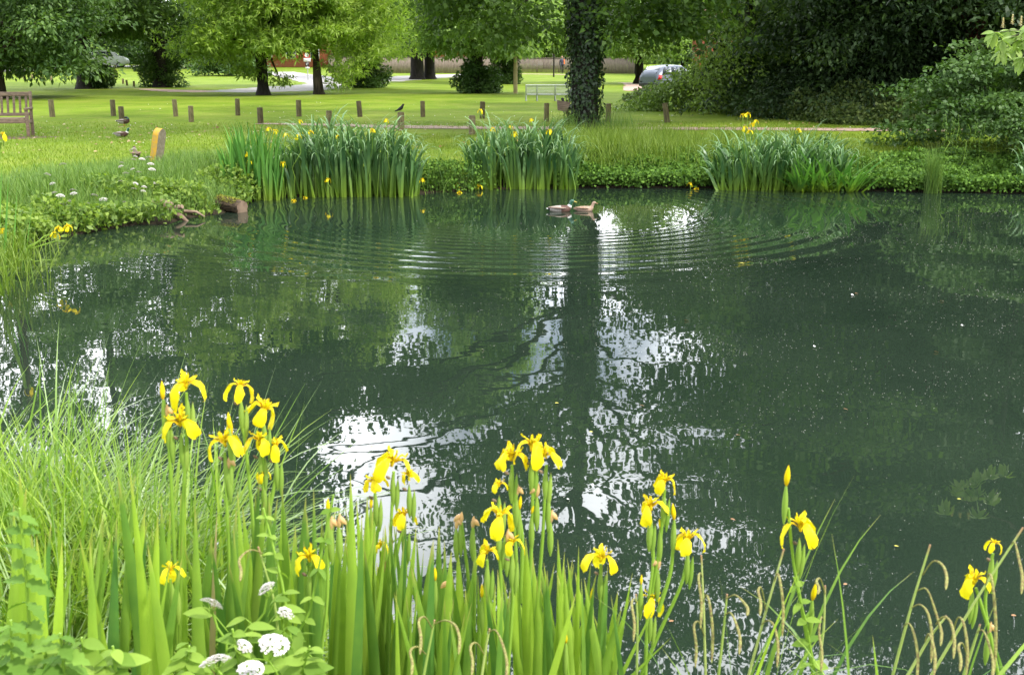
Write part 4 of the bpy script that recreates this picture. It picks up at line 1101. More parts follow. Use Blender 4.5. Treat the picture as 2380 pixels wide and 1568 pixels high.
psedge('thin drooping sedge with a brown catkin falling left of the branching iris', 2.6, [(1480, 1568), (1482, 1440), (1478, 1380)], [(1480, 1400, 1466, 1400, 90)], 5)
psedge('drooping sedge stem rising under the lone iris bud', 2.55, [(1740, 1568), (1780, 1420), (1822, 1275)], [(1800, 1350, 1812, 1340, 140), (1780, 1420, 1760, 1370, 60), (1770, 1450, 1800, 1450, 100)], 6)
psedge('drooping sedge with wine coloured tips between the two catkin groups', 2.5, [(1670, 1568), (1682, 1460), (1690, 1380)], [(1688, 1390, 1730, 1400, 30), (1684, 1430, 1712, 1450, 70)], 7)
psedge('drooping sedge just right of the lone iris stem', 2.55, [(1900, 1568), (1915, 1460), (1918, 1360)], [(1918, 1380, 1895, 1350, 30), (1915, 1440, 1902, 1470, 90)], 8)
psedge('curling sedge catkins low among the centre left leaves', 2.35, [(985, 1568), (1000, 1490), (1010, 1440)], [(1005, 1460, 970, 1440, 80), (1008, 1450, 1060, 1450, 70), (990, 1520, 950, 1510, 60)], 9)
psedge('curling sedge catkins below the central flower group', 2.35, [(1120, 1568), (1130, 1500), (1138, 1460)], [(1135, 1470, 1170, 1500, 80), (1125, 1520, 1090, 1500, 70)], 10)
psedge('brown arched sedge spike above the white umbels', 2.4, [(655, 1568), (640, 1400), (600, 1270)], [(610, 1285, 552, 1300, 50)], 11)
psedge('sedge catkins at the lower right between the leaning stems', 2.4, [(2240, 1568), (2262, 1500), (2278, 1450)], [(2270, 1470, 2300, 1500, 80), (2250, 1530, 2225, 1500, 60)], 12)
# curved pale blades low right
gmb = Geo(); 
for i, (x, y, D, az_, L_) in enumerate([(1650, 1560, 2.5, .2, .38), (1700, 1568, 2.5, 2.9, .36), (1745, 1568, 2.4, .3, .40), (1690, 1540, 2.6, .1, .3), (2150, 1568, 2.4, .1, .35), (2085, 1568, 2.4, 3.0, .3), (2200, 1568, 2.4, .3, .33)]):
    p = dp(x, y, D); 
    o = tuft('sedge_clump', 'arched yellow green sedge leaves low over the water, %s' % ['left most group', 'second group', 'third group below the drooping stem', 'small group behind the first', 'group under the right leaning stem', 'group left of the right leaning stem', 'group nearest the right edge'][i],
             (p[0], p[1], .1), 9, (p[2] - .1) + L_ * 1.05, .017, .28, 2.3, .035, M['iris'], 30 + i, S=12, pw=3.0, cat='sedge', azc=(az_, .35))

# ------------------------------------------------------------------ white umbels and leafy plants lower left
um = Geo()
rsu = np.random.RandomState(8)
for k in range(150):
    a = rsu.uniform(0, 2 * PI); r_ = math.sqrt(rsu.rand())
    p = np.array([math.cos(a) * r_ * .030, math.sin(a) * r_ * .024, .013 * (1 - r_ * r_) + rsu.uniform(-.001, .001)])
    nl = 5
    for j in range(nl):
        aj = j * 2 * PI / nl + rsu.rand()
        leaves(um, [p], [[math.cos(aj), math.sin(aj), .35]], [[0, 0, 1.0]], .0042, .0036, rsu.rand())
o = um.build('umbel', M['white']); UMB = o.data; bpy.data.objects.remove(o)
def umbel_plant(label, D, heads, seed, leafn=14):
    rs = np.random.RandomState(seed)
    x0 = np.mean([h[0] for h in heads]); b0 = dp(x0, 1568, D); b0[2] = .15
    root = thing('white_umbel_plant', label, 'wildflower', b0, 'white umbel flowers on the near bank')
    sg, lg = Geo(), Geo()
    fork = dp(x0, 1600, D)
    tube(sg, [b0, (b0 + fork) / 2, fork], .005, 6, rnd=.3)
    for (x, y, s_) in heads:
        p = dp(x, y, D); tube(sg, limb_pts(fork, p - np.array([0, 0, .008]), .0, 6, rs), np.linspace(.004, .0025, 6), 6, rnd=rs.rand())
        for k in range(9):
            a = k * .7; tube(sg, [p - np.array([0, 0, .022]), p + np.array([math.cos(a) * .02, math.sin(a) * .016, .0])], .0009, 4, rnd=.5)
        put(UMB, 'flower_head', root, p, (-R(28) + rs.uniform(-.2, .2), rs.uniform(-.2, .2), rs.uniform(0, 6)), s_)
    for k in range(leafn):
        h = heads[rs.randint(len(heads))]
        p = dp(h[0] + rs.uniform(-60, 60), h[1] + rs.uniform(20, 150), D + rs.uniform(-.08, .08))
        dd = np.array([rs.uniform(-1, 1), rs.uniform(-.7, .1), rs.uniform(-.2, .6)])
        ln = rs.uniform(.04, .075)
        big_leaf(lg, p, dd, ln, ln * .45, rs.rand(), rs)
        tube(sg, [p, p - nrm(dd) * .03 + np.array([0, 0, -.04])], .0015, 4, rnd=.5)
    sg.build('stem', M['stem'], root); lg.build('leaves', M['weedleaf'], root)
def big_leaf(gm, p, d, L_, W_, rn, rs, serr=0.0):
    d = nrm(np.asarray(d, float)); up = np.array([0, -.25, 1.0]) + rs.randn(3) * .3
    s_ = nrm(np.cross(d, up)); n_ = np.cross(s_, d)
    m_ = 9; s = np.linspace(0, 1, m_); wv = W_ * np.sin(PI * s ** .75) ** .8 * .5
    wv = wv * (1 + serr * ((np.arange(m_) % 2) - .5)); wv[-1] = .0004; wv[0] = .0015
    C = p + d * (L_ * s)[:, None] + n_ * (-.18 * L_ * s ** 2)[:, None]
    V = np.stack([C - s_ * wv[:, None] + n_ * (wv * .25)[:, None], C, C + s_ * wv[:, None] + n_ * (wv * .25)[:, None]], 1).reshape(-1, 3)
    i = np.arange(m_ - 1) * 3
    gm.add(V, np.concatenate([np.stack([i, i + 1, i + 4, i + 3], -1), np.stack([i + 1, i + 2, i + 5, i + 4], -1)]), rn, 0, np.repeat(s * .8, 3))
umbel_plant('white umbel plant with two small high flower heads, the left and middle ones', 2.3, [(490, 1405, .95), (622, 1368, .85)], 1)
umbel_plant('white umbel plant whose single head stands highest at the right', 2.3, [(663, 1425, .8)], 2, 8)
umbel_plant('white umbel plant with the widest head and a smaller one to its left', 2.2, [(637, 1498, 1.1), (567, 1502, .75)], 3)
umbel_plant('white umbel plant with big rounded heads cut by the bottom edge', 2.15, [(500, 1540, 1.1), (583, 1556, .95)], 4)
def leafy(label, D, stems, seed, lf=.07, serr=.5, mat=None, name='nettle', cat='nettle', cnt=9):
    rs = np.random.RandomState(seed)
    a = dp(*stems[0][0], D); root = thing(name, label, cat, (a[0], a[1], .2))
    sg, lg = Geo(), Geo()
    for st in stems:
        P = np.array([dp(x, y, D) for x, y in st]); b0 = P[0].copy(); b0[2] = .2; P = np.vstack([b0, P])
        tube(sg, P, np.linspace(.0045, .0025, len(P)), 6, rnd=rs.rand())
        for k in range(cnt):
            s = (k + .5) / cnt; j = s * (len(P) - 2) + 1; j0 = min(int(j), len(P) - 2); p = P[j0] + (P[j0 + 1] - P[j0]) * (j - j0)
            for sgn in (-1, 1):
                dd = np.array([sgn * rs.uniform(.6, 1), rs.uniform(-.8, .3), rs.uniform(-.5, .35)])
                big_leaf(lg, p, dd, lf * (1.15 - .6 * s) * rs.uniform(.8, 1.2), lf * .55 * (1.1 - .5 * s), rs.rand(), rs, serr)
    sg.build('stem', M['stem'], root); lg.build('leaves', mat or M['herb'], root)
leafy('nettle with a reddish stem and serrated leaves at the left edge', 2.1, [[(75, 1568), (62, 1350), (45, 1180)]], 1, .06, mat=M['nettle'])
leafy('nettle with broad serrated leaves in the bottom left corner', 1.95, [[(30, 1568), (25, 1440)], [(150, 1568), (140, 1470)]], 2, .065, cnt=5, mat=M['nettle'])
leafy('low leafy weed with smooth oval leaves at the bottom left', 2.0, [[(200, 1568), (190, 1480)], [(270, 1568), (262, 1500)], [(100, 1568), (110, 1500)]], 3, .07, 0.0, M['weedleaf'], 'leafy_weed', 'weed', 4)
leafy('thin vine with pointed pale leaves climbing beside the low three petalled flower', 2.4, [[(690, 1568), (655, 1350), (612, 1180)], [(640, 1568), (720, 1420), (775, 1150)]], 4, .04, 0.0, M['weedleaf'], 'climbing_vine', 'vine', 8)
leafy('bindweed with heart shaped leaves climbing the lone iris stem', 2.5, [[(1895, 1568), (1872, 1440), (1845, 1340)]], 5, .045, 0.0, M['weedleaf'], 'bindweed', 'vine', 5)
leafy('leafy weed with oval leaves around the bottom umbels', 2.2, [[(430, 1568), (440, 1500)], [(560, 1568), (540, 1460)], [(700, 1568), (720, 1500)]], 6, .06, 0.0, M['weedleaf'], 'leafy_weed', 'weed', 5)

# middle distance iris at the left edge
iris_px('yellow_iris', 'iris growing from the water at the left edge with blades leaning right', 12.2, [(-40, 40, 430, 12, 5), (-30, 75, 470, 11, -8), (-40, 20, 400, 12, 0), (-10, 60, 520, 10, 0), (-50, 5, 380, 12, 0)],
        [(6, 318, .27), (6, 540, .25)], [], [[(-35, 700), (0, 330)]], 801, M['brightiris'], zb=0.0)
fi = thing('fallen_iris', 'iris lying out over the water at the left bank with three yellow flowers', 'iris', gp(30, 590))
ga = Geo(); rsf = np.random.RandomState(3)
for (a_, b_) in [((10, 595), (158, 530)), ((10, 595), (150, 560)), ((20, 592), (125, 548)), ((0, 600), (125, 605))]:
    A = dp(*a_, 12.0); A[2] = .03; B_ = dp(*b_, 12.1); tube(ga, limb_pts(A, B_, .05, 7, rsf), np.linspace(.016, .004, 7), 5, rnd=rsf.rand())
ga.build('stem', M['stem'], fi)
for (x, y) in [(128, 545), (158, 528), (136, 532)]: put(FL[2], 'flower', fi, dp(x, y, 12.1), (0.3, .2, x), 1.0)
for i, (x, y, D) in enumerate([(20, 500, 11.5), (40, 470, 12.2), (-20, 450, 10.5)]):
    tuft('grass_clump', 'tall green grass at the left edge of the pond, ' + ['nearest the fallen iris', 'above the fallen iris', 'tallest at the picture edge'][i], dp(x, y + 60, D) * np.array([1, 1, 0]) + np.array([0, 0, .1]), 110, .5, .012, .6, 1.2, .2, M['grassblade'], 110 + i, S=6)

# distant white umbel flowers on the left bank
wf = [(283, 379), (292, 404), (310, 372), (330, 371), (315, 365), (345, 367), (350, 382), (353, 395), (281, 388), (308, 394), (322, 401), (281, 425 - 3), (312, 428), (335, 435), (361, 427), (311, 440),
      (146, 383), (170, 443), (160, 470), (140, 456), (171, 451), (122, 428), (203, 475), (218, 455), (147, 478), (185, 490), (110, 407), (289, 471), (333, 445), (240, 465), (125, 450), (305, 350), (312, 347)]
rsw = np.random.RandomState(2)
for i, (x, y) in enumerate(wf):
    D = float(g(x, y + 42)[1])
    p = dp(x, y, D); z0 = float(zf(p[0], p[1])) - .02
    if p[2] < z0 + .12: z0 = p[2] - .3
    r_ = thing('bank_wildflower', 'small white umbel flower on a thin stem among the left bank grass', 'wildflower', (p[0], p[1], z0), 'white flowers on the left bank')
    sg = Geo(); tube(sg, [(p[0] + .02, p[1], z0), (p[0], p[1], p[2])], .003, 5); sg.build('stem', M['stem'], r_)
    put(UMB, 'flower_head', r_, p, (.3, 0, rsw.uniform(0, 6)), rsw.uniform(1.4, 2.2))

# ------------------------------------------------------------------ horse chestnut branch, top right
D = 11.5
hb = thing('horse_chestnut_branch', 'pale green horse chestnut branch hanging into the top right corner', 'branch', dp(2460, 60, D))
sg = Geo()
P0 = dp(2600, -60, D); fan_c = [(2330, 95), (2360, 112), (2310, 75), (2385, 88), (2345, 70), (2375, 135), (2395, 60), (2405, 120), (2330, 118), (2360, 85), (2420, 95), (2440, 140)]
lg = Geo(); rsb = np.random.RandomState(14)
main = np.array([P0, dp(2480, 20, D), dp(2400, 70, D), dp(2350, 85, D)])
tube(sg, main, [.02, .014, .008, .004], 6)
for (x, y) in fan_c:
    c = dp(x, y, D + rsb.uniform(-.3, .3)); tube(sg, [dp(2400, 70, D), c], .003, 5)
    for k in range(7):
        a = -PI / 2 + (k - 3) * .55 + rsb.uniform(-.15, .15)
        dd = np.array([math.cos(a), rsb.uniform(-.5, .1), math.sin(a) * .9 - .2]); ln = .17 * (1 - .09 * abs(k - 3)) * rsb.uniform(.85, 1.1)
        big_leaf(lg, c, dd, ln, ln * .42, rsb.rand(), rsb)
sg.build('twig', M['bark'], hb); lg.build('leaves', leafmat('leaf_horse_chestnut', (.20, .32, .07), (.36, .48, .14), .35), hb)
fs = Geo()
for (x0, y0) in [(2352, 58), (2330, 66), (2372, 62)]:
    c = dp(x0, y0, D)
    for k in range(26):
        s = k / 26; a = k * 2.4; q = c + np.array([0, 0, s * .10]); leaves(fs, [q], [[math.cos(a), math.sin(a), .4]], [[0, 0, 1.0]], .03 * (1 - .6 * s), .02, rsb.rand())
fs.build('flower_spike', leafmat('old_blossom', (.50, .38, .22), (.60, .55, .35), .2), hb)

# ------------------------------------------------------------------ posts
_t = M['post'].node_tree; _b = _t.nodes['Principled BSDF']; _src = _b.inputs['Base Color'].links[0].from_socket
_oi = _t.nodes.new('ShaderNodeObjectInfo'); _hs = _t.nodes.new('ShaderNodeHueSaturation'); _mr = _t.nodes.new('ShaderNodeMapRange')
_mr.inputs['To Min'].default_value = .6; _mr.inputs['To Max'].default_value = 1.35
_t.links.new(_oi.outputs['Random'], _mr.inputs['Value']); _t.links.new(_mr.outputs['Result'], _hs.inputs['Value']); _t.links.new(_src, _hs.inputs['Color']); _t.links.new(_hs.outputs['Color'], _b.inputs['Base Color'])
pg = Geo()
s16 = 14
tube(pg, [(0, 0, -.15), (0, 0, .2), (0, 0, .425), (0, 0, .445)], [.082, .080, .079, .070], s16)
o = pg.build('timber_post', M['post']); PM = o.data; bpy.data.objects.remove(o)
ordn = ['first', 'second', 'third', 'fourth', 'fifth', 'sixth', 'seventh', 'eighth', 'ninth', 'tenth']
def post(x, y, label, sc_=1.0, tl=(0, 0), h=1.0, grp=None):
    p = g(x, y); o = bpy.data.objects.new('timber_post', PM); col.objects.link(o)
    o.location = p; sc_ *= random.uniform(.95, 1.10); h *= 1.18 if 'back row' in label else 1.07; o.scale = (sc_, sc_, h * (1.0 if 'blackbird on top' in label else random.uniform(.95, 1.05))); o.rotation_euler = (tl[0] + random.uniform(-.03, .03), tl[1] + random.uniform(-.025, .025), 0)
    return tag(o, label, 'post', grp)
random.seed(4)
front = [(284, 284), (445, 284), (606, 288), (765, 297), (932, 304), (1097, 313)]
rear = [(122, 272), (264, 270), (409, 271), (553, 269), (695, 271), (837, 272), (983, 272), (1121, 276), (1270, 283), (1414, 284), (1551, 285)]
fl_ = ['behind the sleeping duck', 'in the open lawn left of the iris bed', 'above the bright left irises', 'partly hidden by the large iris clump', 'with a blackbird on top', 'short and nearest the middle iris clump']
for i, (x, y) in enumerate(front):
    post(x, y, 'round timber post in the front row ' + fl_[i], 1.02 if i < 4 else 1.05, (0, 0) if i != 5 else (.0, .01), grp='posts in the front row')
rl = ['nearest the wooden bench', 'just left of the post behind the sleeping duck', 'third from the left', 'fourth from the left', 'fifth from the left', 'leaning left behind the blackbird', 'in the gap between blackbird post and middle irises', 'half hidden by a tall iris flower',
      'mottled with lichen left of the ivy clad trunk', 'just right of the ivy clad trunk', 'leaning left before the dark wood']
for i, (x, y) in enumerate(rear):
    tl = {5: (0, R(-5)), 10: (0, R(-8)), 2: (0, R(-2)), 0: (0, R(-1.5))}.get(i, (0, 0))
    post(x, y, 'round timber post in the back row ' + rl[i], 1.0, tl, 1.04 if i > 7 else 1.0, grp='posts in the back row')
fp = [(60, 198, .8), (81, 197, .8), (105, 202, .9), (128, 202, .9)]
for i, (x, y, h) in enumerate(fp): post(x / 1.0752, y / 1.0752, 'tiny far post on the left lawn, %s from the left' % ordn[i], 1.0, h=h, grp='far posts')
for i, (x, y) in enumerate([(282.5, 212), (308, 210), (318, 214.5), (335, 217)]): post(x / 1.0752, y / 1.0752, 'short dark post by the dirt track, %s from the left' % ordn[i], .95, (0, R(-4)) if i == 2 else (0, 0), .8, grp='posts by the dirt track')
for i, (x, y) in enumerate([(247, 174), (256, 173), (267, 172), (289, 171)]): post(x / 1.0752, y / 1.0752, 'pale tiny post beside the far road, %s from the left' % ordn[i], 1.1, h=.9, grp='posts beside the far road')

# ------------------------------------------------------------------ blackbird
def bird_mesh(rings, n=12, mat_of=None):
    gm = Geo(); P = np.array([(r[0], 0, r[1]) for r in rings]); tube(gm, P, [r[2] for r in rings], n, rad2=[r[3] for r in rings], up=(0, 1, 0)); return gm
bbp = g(932, 304); bz = bbp[2] + .445 * 1.07 * 1.0
bb = thing('blackbird', 'small black bird perched on top of a front row timber post', 'bird', (bbp[0], bbp[1], bz))
bm = Geo()
rg = [(-.15, .02, .004, .012), (-.10, .04, .008, .02), (-.06, .06, .026, .028), (-.02, .08, .042, .042), (.02, .105, .046, .046), (.045, .14, .036, .036), (.06, .17, .028, .028), (.075, .192, .029, .028), (.095, .194, .018, .018), (.102, .193, .008, .008)]
P = np.array([(r[0], 0, r[1]) for r in rg]) + np.array([bbp[0], bbp[1], bz]); tube(bm, P, [r[3] for r in rg], 12, rad2=[r[2] for r in rg], up=(0, 1, 0))
bm.build('body', plain('black_feather', (.012, .012, .014), .5, .2, 40), bb)
bk = Geo(); tube(bk, np.array([(.098, 0, .193), (.114, 0, .191), (.130, 0, .188)]) + np.array([bbp[0], bbp[1], bz]), [.006, .004, .001], 6); bk.build('bill', plain('orange_bill', (.6, .25, .02), .5), bb)
for sg_ in (-1, 1):
    lgm = Geo(); tube(lgm, np.array([(0, sg_ * .012, 0), (.005, sg_ * .012, .03), (0, sg_ * .012, .055)]) + np.array([bbp[0], bbp[1], bz]), .0025, 5); lgm.build('leg', M['husk'], bb)

# ------------------------------------------------------------------ ducks
F_grey = plain('duck_grey_feather', (.42, .38, .34), .7, 0, 60, c2=(.30, .26, .23)); F_brown = plain('duck_brown_feather', (.36, .24, .16), .75, 0, 45, c2=(.16, .10, .06))
F_pale = plain('duck_pale_brown', (.46, .32, .24), .75, 0, 45, c2=(.26, .17, .12)); F_green = plain('duck_green_head', (.005, .10, .05), .3, .3, 20, spec=.8); F_white = plain('duck_white', (.75, .73, .70), .7, .1, 20)
F_chest = plain('duck_chestnut', (.12, .06, .045), .7, .3, 30); F_bill = plain('duck_bill', (.62, .48, .10), .4, .1, 20); F_black = plain('duck_black', (.015, .015, .018), .5, .1, 20); F_or = plain('duck_orange', (.70, .22, .03), .5)
def duck(label, loc, rz, kind='drake', pose='swim', scale=1.0):
    loc = np.asarray(loc, float); root = thing('mallard_duck', label, 'duck', loc)
    dz = {'swim': -.05, 'lie': 0.0, 'stand': .06, 'sleep': .06}[pose]

    if kind == 'drake': mats = [F_grey, F_chest, F_white, F_green, F_black]
    elif pose == 'stand': mats = [plain('duck_dark_brown', (.17, .12, .08), .8, 0, 45, c2=(.07, .05, .035))] * 4 + [F_black]
    else: mats = [F_pale, F_pale, F_pale, F_pale, F_black]
    # (x, z, half width, half height, material)
    R_ = [(-.255, .105, .008, .004, 2), (-.225, .10, .03, .012, 2), (-.19, .092, .05, .028, 4 if kind == 'drake' else 0), (-.14, .085, .075, .055, 0), (-.07, .08, .095, .075, 0), (.01, .078, .10, .08, 0), (.08, .082, .092, .078, 1),
          (.135, .10, .072, .066, 1), (.165, .135, .045, .045, 1), (.178, .165, .031, .033, 2), (.186, .185, .028, .030, 3), (.198, .215, .033, .036, 3), (.215, .232, .033, .034, 3), (.236, .232, .026, .026, 3), (.250, .226, .014, .015, 3)]
    if pose == 'sleep':
        R_ = R_[:8] + [(.14, .155, .05, .05, 1), (.12, .19, .036, .038, 3), (.09, .205, .034, .034, 4), (.06, .20, .03, .028, 4), (.03, .185, .016, .014, 4)]
    P = np.array([(r[0], 0, r[1] + dz) for r in R_]) * scale
    Rz = rotz(rz)
    gm = Geo()
    PP = P @ Rz.T + loc; upv = Rz @ np.array([0, 1.0, 0])
    n = 16; g0 = Geo(); tube(g0, PP, [r[3] * scale for r in R_], n, rad2=[r[2] * scale for r in R_], up=upv)
    V = g0.v[0]; F = np.array(g0.f[4][0]); mt = np.repeat([R_[i + 1][4] for i in range(len(R_) - 1)], n)
    gm.add(V, F, 0, 0)
    gm.m[4][0] = mt
    for vv, ff in zip(g0.v[1:], g0.f[3]): gm.add(vv, ff - ff.min(), 0, 2)
    gm.build('body', mats, root)
    wm = F_brown if kind != 'drake' else plain('wing_feather', (.30, .22, .18), .7, 0, 40, c2=(.18, .13, .10))
    for sg_ in (-1, 1):
        wg_ = Geo(); Wp = np.array([(.09, sg_ * .080, .115), (.03, sg_ * .092, .118), (-.06, sg_ * .084, .122), (-.14, sg_ * .055, .122), (-.215, sg_ * .022, .125)]) + np.array([0, 0, dz]); Wp = Wp * scale @ Rz.T + loc
        tube(wg_, Wp, np.array([.01, .018, .018, .014, .003]) * scale, 8, rad2=np.array([.02, .044, .045, .03, .006]) * scale, up=upv); wg_.build('wing', wm, root)
    if pose != 'sleep':
        bg2 = Geo(); B = np.array([(.246, 0, .228), (.27, 0, .218), (.295, 0, .210), (.305, 0, .207)]) + np.array([0, 0, dz]); tube(bg2, B * scale @ Rz.T + loc, np.array([.013, .008, .006, .003]) * scale, 8, rad2=np.array([.013, .012, .013, .008]) * scale, up=upv); bg2.build('bill', F_bill if kind == 'drake' else plain('dull_bill', (.30, .16, .07), .5), root)
        for sg_ in (-1, 1):
            eg = Geo(); e = np.array([(.222, sg_ * .026, .238), (.222, sg_ * .034, .238)]) + np.array([0, 0, dz]); tube(eg, e * scale @ Rz.T + loc, .005 * scale, 6); eg.build('eye', F_black, root)
    if pose in ('sleep', 'stand'):
        for sg_ in (-1, 1):
            l_ = Geo(); e = np.array([(.0, sg_ * .035, .08), (.01, sg_ * .035, .01), (.05, sg_ * .04, .004)]); tube(l_, e * scale @ Rz.T + loc, .007 * scale, 6); l_.build('leg', F_or, root)
    return root
duck('mallard drake with green head swimming behind the brown duck', gp(1302, 491), R(4), 'drake', 'swim', .84)
duck('plain brown female mallard swimming in front of the drake', gp(1358, 490), R(-3), 'female', 'swim', .68)
duck('mallard with its head tucked back standing asleep on the lawn beside a post', g(288, 293), R(10), 'drake', 'sleep', .88)
duck('mallard drake with green head lying on the lawn', g(283, 319), R(-5), 'drake', 'lie', .86)
duck('brown mallard standing upright behind white flowers on the left bank', g(318, 386) + np.array([0, 0.0, .10]), R(115), 'female', 'stand', .75)

# ------------------------------------------------------------------ benches
def bench_wood(label, loc, rz):
    loc = np.asarray(loc, float); root = thing('wooden_bench', label, 'bench', loc); Rz = rotz(rz)
    def part(name, boxes, mat=M['teak']):
        gm = Geo()
        for (c, s, tilt) in boxes:
            c = np.array(c, float); ct, st = math.cos(tilt), math.sin(tilt)
            Mx = Rz @ np.array([[1, 0, 0], [0, ct, -st], [0, st, ct]])
            box(gm, Rz @ c + loc, s, M=Mx)
        o = gm.build(name, mat, root, smooth_=False)
        bv = o.modifiers.new('bevel', 'BEVEL'); bv.width = .006; bv.segments = 2
        return o
    Wd = 1.7; h = Wd / 2
    for sx_ in (-1, 1):
        x = sx_ * (h - .04)
        part('leg', [((x, -.25, .32), (.075, .075, .64), 0)]); part('leg', [((x, .20, .22), (.07, .07, .44), 0)])
        part('back_post', [((x, .26, .74), (.065, .06, .66), R(-12))])
        part('armrest', [((x, -.02, .665), (.09, .60, .045), 0)])
        part('side_rail', [((x, -.03, .36), (.04, .46, .07), 0)])
    part('seat', [((0, -.22 + k * .095, .435), (Wd - .20, .08, .025), 0) for k in range(5)])
    part('front_rail', [((0, -.245, .375), (Wd - .16, .035, .09), 0)])
    part('backrest', [((0, .335, 1.0), (Wd - .14, .045, .10), R(-12)), ((0, .235, .52), (Wd - .14, .04, .07), R(-12))] + [((-h + .15 + k * (Wd - .30) / 10, .285, .76), (.055, .02, .42), R(-12)) for k in range(11)])
    return root
fl0 = g(66, 321)
bench_wood('weathered wooden garden bench with slatted back cut by the left edge', (fl0[0] - .93, fl0[1] + .35, fl0[2]), R(10))
bd = Geo(); bc = (fl0[0] - .5, fl0[1] + .1)
aa = np.linspace(0, 2 * PI, 40, endpoint=False); rr = 1 + .15 * np.sin(3 * aa) + .08 * np.sin(7 * aa)
V = np.c_[bc[0] + np.cos(aa) * 1.05 * rr, bc[1] + np.sin(aa) * .55 * rr, np.full(40, .406)]; V = np.vstack([V, [bc[0], bc[1], .406]]); bd.add(V, [(k, (k + 1) % 40, 40) for k in range(40)])
tag(bd.build('bare_earth', plain('bare_earth', (.16, .10, .07), .95, .4, 12)), kind='structure')
# metal bench
mb = at(1290, 50.5); mroot = thing('metal_bench', 'long grey metal slatted bench on the lawn left of the ivy clad trunk', 'bench', mb)
L0 = 3.0
xs = [-1.28, -.80, 0.0, .80, 1.3]
for i, x in enumerate(xs):
    gm = Geo(); pr = [(.30, .80), (.26, .60), (.20, .40), (.16, .32), (-.1, .30), (-.20, .28), (-.22, 0)]
    tube(gm, [mb + np.array([x, -p[0], p[1] * .86]) for p in pr], .032, 6); tube(gm, [mb + np.array([x, -.16, .28]), mb + np.array([x + .03, -.22, 0])], .018, 6); gm.build('frame', M['metal'], mroot)
gm = Geo()
for k in range(7): 
    f = k / 6; yy = -np.interp(f, [0, 1], [.20, .30]); zz = np.interp(f, [0, 1], [.38, .80]) * .86
    tube(gm, [mb + np.array([-1.3, yy, zz]), mb + np.array([1.32, yy, zz])], .020 if k < 6 else .03, 6)
gm.build('backrest', M['metal'], mroot)
gm = Geo()
for k in range(7): tube(gm, [mb + np.array([-1.3, -.16 + k * .06, .275]), mb + np.array([1.32, -.16 + k * .06, .275])], .022, 6)
gm.build('seat', M['metal'], mroot)

# ------------------------------------------------------------------ tilted box by the trunk
bxp = at(1318, 30.6)
bx = thing('tilted_litter_box', 'tilted weathered grey wooden box with a dark round knob half behind the ivy clad trunk', 'box', bxp)
gm = Geo(); cc = dp(1307, 247, 29.9)
Mt = np.array([[math.cos(R(-10)), 0, -math.sin(R(-10))], [0, 1, 0], [math.sin(R(-10)), 0, math.cos(R(-10))]])
V = []
for (xx, zz) in ((-.17, .13), (.19, .13), (.13, -.12), (-.10, -.12)):
    for yy in (-.12, .12): V.append(cc + Mt @ np.array([xx, yy, zz]))
gm.add(V, [(0, 2, 4, 6), (1, 7, 5, 3), (0, 1, 3, 2), (2, 3, 5, 4), (4, 5, 7, 6), (6, 7, 1, 0)])
o = gm.build('box_body', M['teak'], bx, smooth_=False); bv = o.modifiers.new('bevel', 'BEVEL'); bv.width = .008; bv.segments = 2
gm = Geo(); tube(gm, [bxp + np.array([.12, .1, -.05]), cc + np.array([.1, .1, -.05])], .035, 8); gm.build('support_post', M['post'], bx)
gm = Geo(); tube(gm, [cc + np.array([.02, 0, .12]), cc + np.array([.01, 0, .16]), cc + np.array([0, 0, .185]), cc + np.array([0, 0, .215])], [.04, .03, .05, .02], 10); gm.build('knob', M['black'], bx)

# ------------------------------------------------------------------ lichen stone marker
sp = g(362, 386)
sm_ = Geo()
hh_ = .66; th = .11; dp_ = .26
prof = [(-dp_ / 2, -.1)] + [(-dp_ / 2 * math.cos(a), hh_ - .13 + .13 * math.sin(a)) for a in np.linspace(0, PI, 13)] + [(dp_ / 2, -.1)]
n = len(prof)
ang = R(77); Rz = rotz(ang); ln_ = R(11)
Ml = np.array([[math.cos(ln_), 0, math.sin(ln_)], [0, 1, 0], [-math.sin(ln_), 0, math.cos(ln_)]])
V = []
for sgn in (-1, 1):
    for (u, z) in prof: V.append(Ml @ (Rz @ np.array([u, sgn * th / 2, z])) + sp)
F = [(i, i + 1, n + i + 1, n + i) for i in range(n - 1)]
st_root = thing('stone_marker', 'leaning round topped stone marker covered in yellow lichen on its edge', 'stone', sp)
sm_.add(V, F, 0, 0)
cen1 = np.mean(V[:n], 0); cen2 = np.mean(V[n:], 0)
sm_.add(np.vstack([V[:n], cen1]), [((i + 1) % n, i, n) for i in range(n)], 0, 1); sm_.add(np.vstack([V[n:], cen2]), [(i, (i + 1) % n, n) for i in range(n)], 0, 1)
o = sm_.build('slab', [M['lichen'], M['stone']], st_root, smooth_=False)

# ------------------------------------------------------------------ logs
lp = gp(548, 494); lp[2] = .05
lroot = thing('sawn_log', 'mossy sawn log end lying at the corner of the left bank', 'log', lp)
rl_ = np.random.RandomState(9)
ax = nrm(np.array([.75, -.45, -.10])); st = lp + np.array([-.32, .25, .085])
n_ = 18; gm = Geo(); k_ = 6
prm = 1 + .12 * rl_.randn(n_)
A_ = nrm(np.cross(ax, [0, 0, 1])); B_ = nrm(np.cross(A_, ax)); V = []
a_ = np.linspace(0, 2 * PI, n_, endpoint=False)
for i in range(k_):
    c = st + ax * (.50 * i / (k_ - 1)); V.append(c + (.115 * prm * np.cos(a_))[:, None] * A_ + (.10 * prm * np.sin(a_))[:, None] * B_ + rl_.randn(n_, 3) * .006)
V = np.concatenate(V); F = [(i * n_ + k, i * n_ + (k + 1) % n_, (i + 1) * n_ + (k + 1) % n_, (i + 1) * n_ + k) for i in range(k_ - 1) for k in range(n_)]
gm.add(V, F); gm.build('bark', M['log'], lroot)
